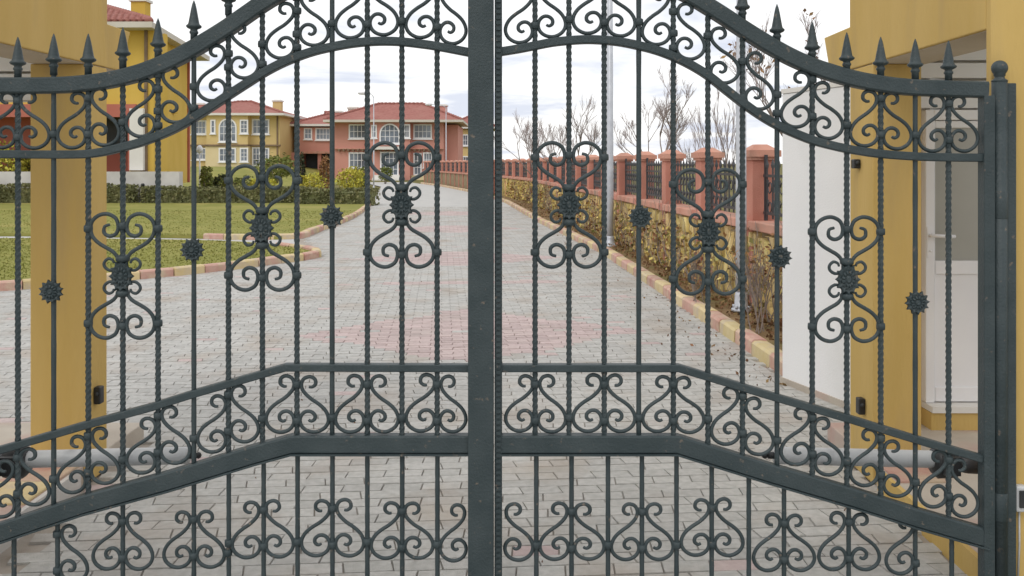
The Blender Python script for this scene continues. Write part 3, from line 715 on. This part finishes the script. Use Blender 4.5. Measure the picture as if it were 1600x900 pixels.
rd0, rd1 = Vector((gx(-130, Y), Y+4.6, zt+1.75)), Vector((xc-4.4, Y+4.6, zt+1.75))
ro.add([e0, e1, e2, e3, rd0, rd1], [(0, 1, 5, 4), (1, 2, 5), (2, 3, 4, 5), (3, 2, 1, 0)])
rf = ro.build('roof', M['tile'], h)
fb = MB(); dz = Vector((0, 0, .24)); eps = Vector((0, 0, .004))
fb.hexa([e0-dz, e1-dz+Vector((.08, -.08, 0)), e2-dz+Vector((.1, .08, 0)), e3-dz], [e0-eps, e1-eps+Vector((.08, -.08, 0)), e2-eps+Vector((.1, .08, 0)), e3-eps]); fb.build('eaves', M['eave'], h)
rt = MB()
for p, q in ((e1, rd1), (rd1, rd0)):
    n = int((q-p).length/.36)
    for k in range(n): rt.tube([p.lerp(q, k/n)+Vector((0, 0, .03)), p.lerp(q, (k+1)/n)+Vector((0, 0, .07))], [.12, .16], 8, True, Vector((0, 0, 1)))
rt.build('ridge_tile', M['tile'], rf, kind='stuff')
tl = MB()       # tile rows on the front slope
for i in range(10):
    t0, t1 = i/10, (i+1)/10
    a0, b0 = e0.lerp(rd0, t0), e1.lerp(rd1, t0); a1, b1 = e0.lerp(rd0, t1), e1.lerp(rd1, t1)
    n = int((b0-a0).length/.26)
    for k in range(n):
        p = b0.lerp(a0, (k+.5)/n); q = b1.lerp(a1, (k+.5)/n)
        tl.tube([p+Vector((0, 0, .05)), q+Vector((0, 0, .03))], [.10, .085], 5, True, Vector((0, 0, 1)))
tl.build('tile', M['tile'], rf, kind='stuff')
wc = gx(209, Y+2); wd = gx(231, Y+2)
wbox('chimney', rf, 'h_yellow', (wc, Y+1.7, gz(40, Y+2)), (wd, Y+2.3, gz(4, Y+2))); wbox('chimney_cap', rf, 'trim', (wc-.07, Y+1.63, gz(4, Y+2)), (wd+.07, Y+2.37, gz(0, Y+2)))
b = MB(); X = gx(223, 36); b.lathe([(.07, 0), (.07, .75), (.09, .76), (.05, .84)], (X, 36.0, .0), 10); tag(b.build('bollard', M['black']), 'black bollard in front of the pale plinth at the hedge gap', 'bollard')

# lamp posts ------------------------------------------------------------------
def lamp(px, Y, h, r, label, z0=.0, arm=1.2):
    X = gx(px, Y); o = empty('lamp_post', (X, Y, z0), label, 'lamp post', 'lamp posts along the drive')
    p = MB(); p.lathe([(r*1.0, z0), (r, z0+1), (r*.62, z0+h)], (X, Y, 0), 10); p.build('pole', M['galv'], o)
    b = MB(); b.lathe([(r*1.8, z0), (r*1.8, z0+.025), (r*1.25, z0+.035), (r*1.15, z0+.16), (r*1.02, z0+.2)], (X, Y, 0), 10)
    for k in range(4):
        a = k*1.57+.78; b.lathe([(.015, z0+.03), (.015, z0+.06)], (X+math.cos(a)*r*1.52, Y+math.sin(a)*r*1.52, 0), 6)
    b.build('base_plate', M['galv'], o)
    a = MB(); a.tube([(X, Y, z0+h-.05), (X-arm*.3, Y, z0+h+.18), (X-arm, Y, z0+h+.25)], [r*.6, r*.5, r*.45], 7); a.build('arm', M['galv'], o)
    q = MB(); c = Vector((X-arm-.25, Y, z0+h+.24))
    q.lathe([(.03, -.32), (.09, -.25), (.12, 0), (.10, .22), (.03, .3)], c, 10, 'x'); q.build('lamp_head', M['lamp_white'], o)
lamp(953, 16.9, 6.6, .07, 'tall grey lamp post rising from the bed midway along the drive', .08)
lamp(1158, 9.4, 6.6, .058, 'nearer grey lamp post close behind a gate bar by the white wall', .10)
lamp(584, 60, 6.1, .045, 'thin distant lamp post in front of the salmon house left half', 0, .5)
lamp(697, 76, 6.4, .05, 'thin far lamp post beside the right side of the salmon house', 0, 1.2)
X = gx(312, 50); o = empty('garden_lamp', (X, 50, .2), 'short white garden lamp stick on the bank before the far yellow house', 'garden lamp')
b = MB(); b.lathe([(.05, .1), (.04, 2.2)], (X, 50, 0), 8); b.build('pole', M['lamp_white'], o)
b = MB(); b.lathe([(.05, 2.2), (.17, 2.28), (.2, 2.45), (.1, 2.62), (.02, 2.66)], (X, 50, 0), 10); b.build('lamp_head', M['lamp_white'], o)

# ================================================================ ENTRANCE PAVILIONS
def pavilion(side):
    if side > 0:
        fx = lambda y: 1.826 + .021*(y-3.45)
        lab = 'ochre entrance pavilion with white glazed door on the right of the gate'
        y_ledge, y_end, pil0, pil1, wpx = 4.93, 5.36, 4.60, 4.93, 1440
    else:
        fx = lambda y: 2.18 + .0*(y-3.45)
        lab = 'ochre entrance pavilion on the left of the gate open to the lawn behind'
        y_ledge, y_end, pil0, pil1, wpx = 4.83, 5.12, 4.60, 4.83, 47
    s = side
    o = empty('entrance_pavilion', (s*fx(4), 4, 0), lab, 'gatehouse')
    def slab(name, m, y0, y1, z0, z1, t0=0.0, t1=.27, bev=.006):
        mb = MB(); q = [(s*(fx(y0)+t0), y0), (s*(fx(y0)+t1), y0), (s*(fx(y1)+t1), y1), (s*(fx(y1)+t0), y1)]
        if s < 0: q = q[::-1]
        mb.prism_z(q, z0, z1); return mb.build(name, M[m], o, bev)
    zb = 2.165
    pw = abs(gx(wpx, pil0)) - fx(pil0)
    slab('pillar', 'ochre', pil0, pil1, .0, zb-.0045, .003, pw)
    near_y = 3.455
    prof = [(near_y, zb), (y_end-.11, zb), (y_end, 2.40), (y_ledge, 2.40), (y_ledge, 4.0), (near_y, 4.0)]
    mb = MB(); n = len(prof)
    mb.add([(s*fx(a), a, b) for a, b in prof]+[(s*(fx(a)+.288), a, b) for a, b in prof], [list(range(n)) if s < 0 else list(range(n-1, -1, -1)), list(range(2*n-1, n-1, -1)) if s < 0 else list(range(n, 2*n))]+[((i+1) % n, i, i+n, (i+1) % n+n) if s < 0 else (i, (i+1) % n, (i+1) % n+n, i+n) for i in range(n)])
    mb.build('upper_wall', M['ochre'], o, .006)
    slab('soffit', 'soffit', near_y+.012, y_end-.125, zb-.004, zb-.0005, .012, .28, 0)
    cpn = slab('coping', 'cap_red', near_y-.05, y_ledge+.08, 4.001, 4.09, -.06, .35)
    # near pier beside the hinge post
    slab('pier', 'ochre', 3.415 if s > 0 else 3.40, near_y-.001, 0, 4.0, .0, .42)
    # porch floor with painted edge
    fl = slab('porch_floor', 'floor', near_y+.002, 5.36, -.03, .10, .02, 1.6)
    edge = slab('floor_edge', 'ochre' if s > 0 else 'plinth', near_y+.002, 4.52, -.03, .103, -.005, .019, 0)
    slab('painted_block', 'kerb_red', 4.34, 4.597, -.03, .112, .03, pw+.02)
    if s < 0: slab('painted_block', 'kerb_yellow', 4.06, 4.335, -.03, .112, .03, .3)
    return o, fx, slab
PR, fxr, slabr = pavilion(1)
PL_, fxl, slabl = pavilion(-1)
# door wall of the right pavilion
Y = 5.30; xd0, xd1 = gx(1443, Y), gx(1560, Y)
xw = fxr(5)+.262
wbox('door_wall', PR, 'ochre', (xw, Y+.03, .1), (xd0, Y+.3, 2.9))
wbox('door_wall', PR, 'ochre', (xd1, Y+.03, .1), (3.4, Y+.3, 2.9))
zt_ = gz(172, Y)
dfz0 = .24
wbox('threshold', PR, 'ochre', (xd0, Y-.10, .08), (xd1, Y+.04, .20)); wbox('sill_plate', PR, 'trim', (xd0, Y-.115, .203), (xd1, Y+.03, .238))
d = MB()
fwid = .05
for a, b in (((xd0, dfz0), (xd0+fwid, zt_)), ((xd1-fwid, dfz0), (xd1, zt_)), ((xd0+fwid, zt_-.06), (xd1-fwid, zt_))): d.box((a[0], Y-.03, a[1]), (b[0], Y+.05, b[1]))
door = d.build('door', M['pvc'], PR, .004)
d = MB(); gx0, gx1, gz0, gz1 = gx(1459, Y), gx(1540, Y), gz(407, Y), gz(200, Y)
mid1 = gz(428, Y)
d.box((xd0+fwid+.003, Y-.02, dfz0+.004), (gx0, Y+.03, zt_-.063)); d.box((gx1, Y-.02, dfz0+.004), (xd1-fwid-.003, Y+.03, zt_-.063))
d.box((gx0+.001, Y-.018, mid1), (gx1-.001, Y+.028, gz0)); d.box((gx0+.001, Y-.018, gz1), (gx1-.001, Y+.028, zt_-.064)); d.box((gx0+.001, Y-.018, dfz0+.004), (gx1-.001, Y+.028, dfz0+.09))
d.build('door_leaf', M['pvc'], door, .004)
wbox('pane', door, 'door_glass', (gx0-.002, Y+.001, gz0-.005), (gx1+.002, Y+.012, gz1+.005))
wbox('door_panel', door, 'pvc', (gx0-.002, Y-.004, dfz0+.085), (gx1+.002, Y+.012, mid1+.004))
d = MB(); hz = gz(367, Y); hx = gx(1449, Y)
d.box((hx-.018, Y-.038, hz-.13), (hx+.018, Y-.0305, hz+.05)); d.tube([(hx, Y-.037, hz), (hx, Y-.075, hz), (hx+.02, Y-.08, hz), (hx+.125, Y-.08, hz-.004)], .0105, 8)
d.lathe([(.007, -.042), (.007, -.037)], (hx, Y, hz-.09), 8, 'y'); d.build('handle', M['pvc'], door)
z = zt_+.004; zz = [gz(172, Y), gz(125, Y), gz(97, Y), gz(60, Y), gz(20, Y)]
for a, b in zip(zz, zz[1:]):
    k = MB(); k.box((xd0-.05, Y-.02, a+.010), (xd1+.3, Y+.029, b-.006)); k.build('cladding_board', M['board'], PR, .006)
wbox('cladding_backing', PR, 'eave', (xd0-.06, Y+.0295, zz[0]), (xd1+.3, Y+.06, zz[-1]))
wbox('porch_ceiling', PR, 'board', (fxr(4)+.29, 3.46, 2.5), (3.4, 5.33, 2.56))
# rear lintel of the left pavilion in white boards
Y = 5.30; zz = [gz(158, Y), gz(114, Y), gz(86, Y), gz(52, Y), gz(20, Y)]
for a, b in zip(zz, zz[1:]):
    k = MB(); k.box((-3.7, Y-.02, a+.008), (-fxl(5)-.3, Y+.03, b-.006)); k.build('cladding_board', M['board'], PL_, .006)
wbox('cladding_backing', PL_, 'eave', (-3.7, Y+.0305, zz[0]), (-fxl(5)-.3, Y+.1, zz[-1]))
wbox('porch_ceiling', PL_, 'board', (-3.7, 3.46, 2.5), (-fxl(4)-.29, 5.27, 2.56))
# small devices on the pillars
def device(name, px, py, w, hgt, Y, label, cat, m='black', d=.03, xs=None, lens=True):
    p = at(px, py, Y); X = xs if xs is not None else p.x
    o = empty(name, (X, Y, p.z), label, cat, None)
    b = MB(); b.box((X-w/2, Y-d, p.z-hgt/2), (X+w/2, Y, p.z+hgt/2)); b.build('housing', M[m], o, .006)
    b = MB(); b.lathe([(w*.28, -.008), (w*.3, 0)], (X, Y-d, p.z+hgt*.12), 10, 'y'); b.build('lens', M['dark'], o)
    return o
device('photocell', 1334, 632, .035, .085, 4.75, 'small black photocell low on the driveway face of the right pillar', 'sensor', xs=fxr(4.75)-.0155, d=.05)
device('junction_box', 1331, 256, .035, .05, 4.82, 'small black box high on the edge of the right pillar', 'sensor', xs=fxr(4.82)-.0155, d=.05)
device('photocell', 152, 615, .035, .09, 4.72, 'small black photocell low on the driveway face of the left pillar', 'sensor', xs=-fxl(4.7)+.0155, d=.05)
p = at(1590, 776, 3.41); o = empty('intercom', (p.x, 3.41, p.z), 'grey door intercom with cable on the wall right of the hinge post', 'intercom')
b = MB(); b.box((p.x-.021, 3.38, p.z-.05), (p.x+.021, 3.414, p.z+.05)); b.build('housing', M['grey_metal'], o, .008)
b = MB(); b.box((p.x-.012, 3.372, p.z-.03), (p.x+.012, 3.379, p.z+.035)); b.build('panel', M['black'], o, .002)
b = MB(); b.tube([(p.x+.003, 3.405, p.z-.05), (p.x+.004, 3.405, p.z-.18), (p.x-.002, 3.407, p.z-.34)], .004, 5); b.build('cable', M['grey_metal'], o)
# white guardhouse wall -----------------------------------------------------------
A, B = Vector((gx(1222, 6.73), 6.73)), Vector((gx(1326, 6.0), 6.0)); dirw = (B-A).normalized()
B2 = A + dirw*1.5; nrm = Vector((-dirw.y, dirw.x)); nrm = nrm if nrm.x > 0 else -nrm
o = empty('guardhouse', (A.x, A.y, 0), 'plain white guardhouse wall behind the right pillar', 'guardhouse')
mb = MB(); q = [A, A+nrm*1.6, B2+nrm*1.6, B2]
mb.prism_z([tuple(p) for p in q], .0, 2.17); mb.build('wall', M['white_wall'], o, .008)
mb = MB(); q = [A-nrm*.012-dirw*.012, A+nrm*1.61-dirw*.012, B2+nrm*1.61, B2-nrm*.012]
mb.prism_z([tuple(p) for p in q], -.03, .045); mb.build('plinth', M['floor'], o)
mb = MB(); q = [A-nrm*.006-dirw*.006, A+nrm*1.61-dirw*.006, B2+nrm*1.61, B2-nrm*.006]
mb.prism_z([tuple(p) for p in q], 2.171, 2.205); mb.build('roof', M['trim'], o)

# ================================================================ THE GATE
GY = 3.37; K = GY/F
def G(px, py): return (gx(px, GY), gz(py, GY))
# shared pieces, drawn in photo pixels of the gate plane
S_PTS = [(17,-71),(22,-71),(27,-75.5),(26,-83),(19,-87),(10,-84.5),(5.5,-77),(6.5,-68),(12,-60),(21,-52),(31,-45.5),(41,-37),(47,-27),(48,-17),(43.5,-8),(35,-2),(26,0),(16,-2),(8,-8),(4.5,-17),(6.5,-26),(13,-32),(21,-32),(27,-27),(27,-20.5),(22,-17),(17.5,-19)]
def taper(n, r): return [r*(.72+.28*min(1, i/6, (n-1-i)/6)) for i in range(n)]
def scroll_mesh(pts, mirror, r=3.0, sub=3, flipz=False):
    c = catmull([(x, y) for x, y in pts], sub); mb = MB()
    P = [((-x if mirror else x)*K, 0, (y if flipz else -y)*K) for x, y in c]
    n = len(P); mb.tube(P, [q*K for q in taper(n, r)], 8)
    return mb.mesh('scroll', M['iron'])
SM = {'L': scroll_mesh(S_PTS, False), 'R': scroll_mesh(S_PTS, True)}
H_PTS = [(20,-80),(28,-77),(28.5,-67),(20,-62),(10,-66),(6.5,-77),(10,-89),(18,-95),(27,-97),(38,-94),(47,-86),(50,-75),(47,-62),(38,-52),(27,-45),(14,-37),(7,-26),(5,-10)]
C_PTS = [(5,-11),(12,-9.5),(20,-9),(27,-14),(28,-21),(22,-27),(15,-25),(13,-20)]
HM = {(m, f): scroll_mesh(H_PTS, m, 3.1, 3, f) for m in (0, 1) for f in (0, 1)}
CM = {(m, f): scroll_mesh(C_PTS, m, 2.5, 3, f) for m in (0, 1) for f in (0, 1)}
mb = MB(); mb.lathe([(5.8*K, -5.2*K), (6.9*K, -4.4*K), (7.3*K, 0), (6.9*K, 4.4*K), (5.8*K, 5.2*K)], n=8); COLLAR = mb.mesh('collar', M['iron'])
mb = MB(); mb.lathe([(6.5*K, -7*K), (9*K, -4*K), (9.5*K, 0), (9*K, 4*K), (6.5*K, 7*K)], n=10); COLLAR2 = mb.mesh('collar', M['iron'])
SPEAR = [(5.4, -22), (5.4, -10), (6.8, -8.5), (6.8, -6), (5.5, -4.5), (5.5, -2.5), (10, -.5), (11.8, 1.5), (11.8, 3.2), (9, 5.5), (8.2, 8), (6.4, 18), (4.4, 29), (2.6, 37), (.5, 43)]
mb = MB(); mb.lathe([(r*K, z*K) for r, z in SPEAR], n=12); SPM = mb.mesh('spear_tip', M['iron'])
def rosette(rx, rz, name='rosette'):
    mb = MB(); n = 36
    for sgn in (-1, 1):
        rings = [(0.0, 5.5, 0), (.16, 6.2, 0), (.28, 4.0, 0), (.42, 6.0, .10), (.60, 4.6, .12), (.66, 3.4, .0), (.86, 4.6, .10), (1.0, 1.2, .16)]
        vs = []; fs = []
        for ri, (t, d, a) in enumerate(rings):
            for k in range(n):
                th = 2*math.pi*k/n; wv = math.cos(th*12+(math.pi if ri in (3, 4) else 0)); rr = t*(1+a*wv); dd = d*(1+.22*wv*(t > .3))
                vs.append((rr*rx*K*math.cos(th), sgn*dd*K, rr*rz*K*math.sin(th)))
        for i in range(len(rings)-1):
            for k in range(n):
                f = (i*n+k, i*n+(k+1) % n, (i+1)*n+(k+1) % n, (i+1)*n+k); fs.append(f if sgn < 0 else f[::-1])
        mb.add(vs, fs, False)
    return mb.mesh(name, M['iron'])
ROS, ROS2 = rosette(17, 17), rosette(17, 23)
def bar(px, y_top, y_bot, parent, twist=True, half=3.9, name='bar'):
    x, zt = G(px, y_top); zb = gz(y_bot, GY); L = zt-zb; mb = MB()
    if twist:
        n = int(L/.006); vs = []; fs = []
        for i in range(n+1):
            a = i*math.pi/2/4.0 + px
            for k in range(8):
                th = a+k*math.pi/4; rr = half*(1.17 if k % 2 == 0 else .98)*K
                vs.append((x+rr*math.cos(th), GY+rr*math.sin(th), zb+L*i/n))
        for i in range(n):
            for k in range(8): fs.append((i*8+k, i*8+(k+1) % 8, (i+1)*8+(k+1) % 8, (i+1)*8+k))
        fs += [list(range(7, -1, -1)), list(range(n*8, n*8+8))]
        mb.add(vs, fs)
    else:
        pts = []
        n = 24
        mb.lathe([(half*1.02*K*(1+.05*math.sin(i*2.1+px)), zb+L*i/n) for i in range(n+1)], (x, GY, 0), 8)
    return mb.build(name, M['iron'], parent)
UP = [(-40,136),(0,134),(50,134),(100,133),(138,130),(165,126.5),(192,121),(220,113.5),(247,103.5),(275,91),(303,76),(330,60),(357,43),(384,24),(410,6),(437,-10),(464,-22),(491,-31),(519,-38),(546,-42),(574,-44),(601,-44),(628,-42.5),(655,-38),(683,-32),(733,-20)]
LO = [(-40,241),(0,241),(60,241.5),(100,241.5),(138,240.5),(165,236.5),(192,230),(220,222.5),(247,212.5),(275,200),(303,184),(330,167),(357,149),(384,131.5),(410,115),(437,100.5),(464,89),(491,80),(519,73.5),(546,68.5),(574,65.5),(601,64.5),(628,65.5),(655,68.5),(683,72.5),(733,82)]
UPR = [(782,-20),(836,-34),(889,-44),(917,-46),(944,-45),(971,-42.5),(998,-37),(1025,-29),(1052,-19),(1079,-6),(1106,10),(1133,27),(1160,45),(1187,62),(1214,78),(1241,92),(1269,104),(1296,113),(1323,121),(1350,127),(1376,131.5),(1403,135),(1430,137),(1482,139),(1540,140.5)]
LOR = [(782,81),(810,76.5),(836,71.5),(862,66.5),(889,63.5),(917,62),(944,63),(971,66),(998,71.5),(1025,78.5),(1052,88.5),(1079,101.5),(1106,118),(1133,139.5),(1160,160.5),(1187,179.5),(1214,195.5),(1241,208),(1269,219),(1296,226.5),(1323,232.5),(1350,237),(1376,240.5),(1430,244.5),(1482,246),(1540,246.5)]
MU = [(-40,716),(0,703),(28,695),(134,664),(240,635),(303,615),(447,573.5),(733,574.5)]
ML = [(-40,844),(0,831),(133,786),(267,749),(400,708),(457,692.5),(733,692.5)]
MUR = [(782,574.5),(1060,574.5),(1200,617),(1323,653),(1430,686),(1540,718)]
MLR = [(782,692.5),(1057,692.5),(1200,737),(1333,776),(1430,807),(1540,839)]
def rail(name, tab, w, d, parent, smooth=True, y=GY):
    pts = catmull(tab, 3) if smooth else [Vector(p) for p in tab]
    mb = MB(); mb.ribbon([G(p[0], p[1]) for p in pts], w*K, d*K, y); return mb.build(name, M['iron'], parent)
def leaf(side):
    s = side
    root = empty('gate_leaf', (gx(757-(400 if s < 0 else -400), GY), GY, .05), 'left leaf of the dark wrought iron gate with the wide meeting stile' if s < 0 else 'right leaf of the dark wrought iron gate hung beside the ball topped post', 'gate')
    up, lo, mu, ml = (UP, LO, MU, ML) if s < 0 else (UPR, LOR, MUR, MLR)
    rail('top_rail', up, 25, 22, root); rail('arched_rail', lo, 13, 16, root); rail('scroll_rail', mu, 11.5, 16, root, False)
    rail('lock_rail', ml, 28, 21, root, False); 
    rail('lock_rail_lip', [(a, b+15.2) for a, b in ml], 2.6, 27, root, False)
    rail('bottom_rail', [(-40 if s < 0 else 782, 918), (733 if s < 0 else 1540, 918)], 20, 20, root, False)
    mb = MB()
    if s < 0:
        mb.box((gx(732, GY), GY-.042, gz(925, GY)), (gx(771.5, GY), GY+.016, gz(-30, GY))); st = mb.build('meeting_stile', M['iron'], root, .004)
        mb = MB(); mb.box((gx(-36, GY), GY-.022, gz(925, GY)), (gx(-18, GY), GY+.022, gz(125, GY))); mb.build('hinge_stile', M['iron'], root, .003)
    else:
        mb.box((gx(773, GY), GY-.026, gz(925, GY)), (gx(784.5, GY), GY+.022, gz(-30, GY))); mb.build('meeting_stile', M['iron'], root, .003)
        mb = MB(); mb.box((gx(1532, GY), GY-.028, gz(925, GY)), (gx(1549, GY), GY+.022, gz(150, GY))); mb.build('hinge_stile', M['iron'], root, .003)
        mb = MB()
        n = 110
        for k in range(n):
            zc2 = gz(-20+945*k/n, GY); mb.box((gx(775.5, GY), GY-.0315, zc2), (gx(782.5, GY), GY-.0255, zc2+.012))
        mb.build('hammered_strip', M['iron'], root)
    bars = [28,84,138,192,247,303,357,410,464,519,574,628,683] if s < 0 else [836,889,944,998,1052,1106,1160,1214,1269,1323,1376,1430,1482]
    tips = {28:57,84:52,138:52,192:42,247:28,303:0,357:-42,1160:-30,1214:6,1269:33,1323:50,1376:57,1430:60,1482:63}
    smooth = (84, 303, 519, 998, 1214, 1430)
    for b in bars:
        t = tips.get(b, interp(up, b)-74)
        o = bar(b, t+44, interp(ml, b), root, b not in smooth)
        sp = bpy.data.objects.new('spear_tip', SPM); COL.objects.link(sp); sp.parent = o
        x, z = G(b, t+43.5); sp.location = Vector((x, GY, z)) - off(root)
    low = [22,90,192,303,357.5,412,465,519.5,574,628.5,683.5] if s < 0 else [838,893,950,1003,1057,1112,1170,1225,1326,1430,1487]
    for b in low: bar(b, interp(ml, b), 918, root, False, 3.7, 'lower_bar')
    cols = []
    def put(gapL, gapR, side_, ybot, rails=True):
        anchor = gapL if side_ == 'L' else gapR; other = gapR if side_ == 'L' else gapL
        x, z = G(anchor, ybot)
        sx = abs(gapR-gapL)/54.0
        inst('scroll', SM[side_], (x, GY-.002+U(-.002, .002), z), root, (0, U(-.03, .03), 0), (min(1.06, max(.9, sx)), 1, U(.98, 1.02)))
        cols.append((anchor, ybot-74)); cols.append((anchor, ybot-17)); cols.append((other, ybot-22))
    edges = ([-27]+bars+[733]) if s < 0 else ([784]+bars+[1533])
    top = 'RLRLRLRLRLRLRL' if s < 0 else 'RLRLRLLLRLRLRL'
    mid = 'RLRLRLRLRLRLRL'
    for i, (a, b) in enumerate(zip(edges, edges[1:])):
        xm = (a+b)/2 + (2 if top[i] == 'R' else -2)
        put(a, b, top[i], interp(lo, (a+b)/2)-9.5)
        put(a, b, mid[i], min(interp(ml, a+12), interp(ml, b-12), interp(ml, (a+b)/2))-18.5)
    lows = [(90,142,'L',908),(140,192,'R',889),(192,244,'L',888),(251,303,'R',886),(303,356,'L',885),(358,412,'R',870),(412,465,'L',870),(465,519.5,'R',868),(519.5,574,'L',868),(574,628.5,'R',872),(628.5,683,'L',872),(683,733,'R',875)] if s < 0 else \
           [(784,838,'L',874),(838,893,'R',873),(893,950,'L',873),(950,1003,'R',873),(1003,1057,'L',873),(1058,1112,'R',867),(1112,1166,'L',867),(1172,1225,'R',891),(1225,1278,'L',891),(1274,1326,'R',889),(1326,1379,'L',889),(1378,1430,'R',896)]
    for a, b, k, yb in lows: put(a, b, k, yb)
    allb = set(bars) | set(low)
    done = []
    for x, y in sorted(cols):
        if not any(abs(x-q) < 2 for q in allb): continue
        if any(abs(x-q) < 2 and abs(y-v) < 19 for q, v in done): continue
        done.append((x, y)); X, Z = G(x, y); inst('collar', COLLAR, (X, GY, Z), root)
    motifs = [(192, 431), (410, 356), (628, 320)] if s < 0 else [(889, 320), (1106, 362), (1323, 436)]
    for x, y in motifs:
        X, Z = G(x, y)
        for k in HM: inst('heart_scroll', HM[k], (X, GY-.003, Z), root)
        for k in CM: inst('small_curl', CM[k], (X, GY-.006, Z), root)
        inst('rosette', ROS2, (X, GY-.012, Z), root)
        for dyy in (-27, 27): inst('collar', COLLAR2, (X, GY, Z+dyy*K), root, (0, 0, 0), (1.15, 1.15, .8))
        for dyy in (-78, 78):
            inst('collar', COLLAR, (X, GY, Z+dyy*K), root)
        for sgn in (-1, 1):
            bx = min(bars, key=lambda q: abs(q-(x+sgn*54)))
            for dyy in (-74, 74): inst('collar', COLLAR, (gx(bx, GY), GY, Z+dyy*K), root)
    for x, y in ([(82, 455), (302, 390), (519, 338)] if s < 0 else [(1000, 339), (1217, 401), (1431, 472)]):
        X, Z = G(x, y); inst('rosette', ROS, (X, GY-.010, Z), root, (0, U(0, 1), 0))
    return root
leaf(-1); leaf(1)
# hinge posts
def hinge_post(s):
    x0, x1, x2 = (1550.5, 1573, 1587) if s > 0 else (-37, -59.5, -73)
    a, b, c = gx(x0, GY), gx(x1, GY), gx(x2, GY); xm = (a+b)/2
    o = empty('gate_post', (xm, GY, 0), 'dark iron gate post with ball finial on the right side' if s > 0 else 'dark iron gate post with ball finial holding the left leaf', 'gate post')
    m = MB(); m.lathe([(.0275, -.05), (.0275, gz(128, GY))], (xm, GY, 0), 16); m.build('shaft', M['iron'], o)
    m = MB(); zt = gz(128, GY)
    pr = [(11.5, 0), (12, 2), (8, 5), (7, 8), (8.5, 9.5)] + [(12.2*math.sin(t), 21.5-12.2*math.cos(t)) for t in [.8+2.3*i/9 for i in range(10)]]
    m.lathe([(r*K, zt+z*K) for r, z in pr], (xm, GY, 0), 18); m.build('ball_finial', M['iron'], o)
    m = MB(); lo_, hi_ = sorted((b, c)); m.box((lo_, GY-.006, -.05), (hi_, GY+.038, gz(130, GY))); m.build('side_plate', M['iron'], o, .003)
    for z in (gz(320, GY), gz(790, GY)):
        m = MB(); m.lathe([(.0276, z-.052), (.0288, z-.05), (.0288, z+.05), (.0276, z+.052)], (xm, GY, 0), 16); m.build('hinge', M['iron'], o)
hinge_post(1); hinge_post(-1)
# gate opener arms behind the leaves
def opener(s):
    YO = 3.53
    o = empty('gate_opener', (gx(1330 if s > 0 else 180, YO), YO, gz(718, YO)), 'pale grey tube of the gate opener behind the right leaf' if s > 0 else 'pale grey tube of the gate opener behind the left leaf', 'gate opener')
    xa, xb = (1195, 1457) if s > 0 else (310, 44)
    za, zb = gz(711.5, YO), gz(717.5, YO); r = .0335
    m = MB(); A = Vector((gx(xa+s*14, YO), YO, za)); B = Vector((gx(xb, YO), YO, zb)); m.tube([A, A.lerp(B, .02), A.lerp(B, .98), B], [r*.9, r, r, r*.97], 18); m.build('tube', M['grey_metal'], o)
    m = MB(); c = Vector((gx(xa, YO), YO, za)); m.tube([c+Vector((s*.05, 0, 0)), c+Vector((s*.012, 0, 0))], [.014, .014], 8); m.lathe([(.002, -.013), (.0095, -.009), (.013, 0), (.0095, .009), (.002, .013)], c, 10); m.build('rod_end', M['black'], o)
    m = MB(); c = Vector((gx(xb+s*18, YO), YO, gz(722, YO)))
    m.tube([c-Vector((s*.05, 0, 0)), c-Vector((s*.03, 0, 0)), c+Vector((s*.035, 0, 0)), c+Vector((s*.05, 0, 0))], [.042, .062, .06, .045], 14); m.box((c.x-.03, YO-.075, c.z-.03), (c.x+.03, YO-.03, c.z+.04)); m.build('motor_joint', M['black'], o)
    m = MB(); m.tube([c+Vector((s*.05, 0, 0)), c+Vector((s*.09, 0, -.004)), c+Vector((s*.21, 0, -.012))], [.036, .04, .038], 12); m.build('motor_body', M['iron_far'], o)
    m = MB(); e = c+Vector((s*.21, 0, -.012)); m.box((min(e.x-.03, e.x+.05), YO-.05, e.z-.05), (max(e.x-.03, e.x+.05), YO+.03, e.z+.05)); m.build('bracket', M['iron'], o)
opener(1); opener(-1)
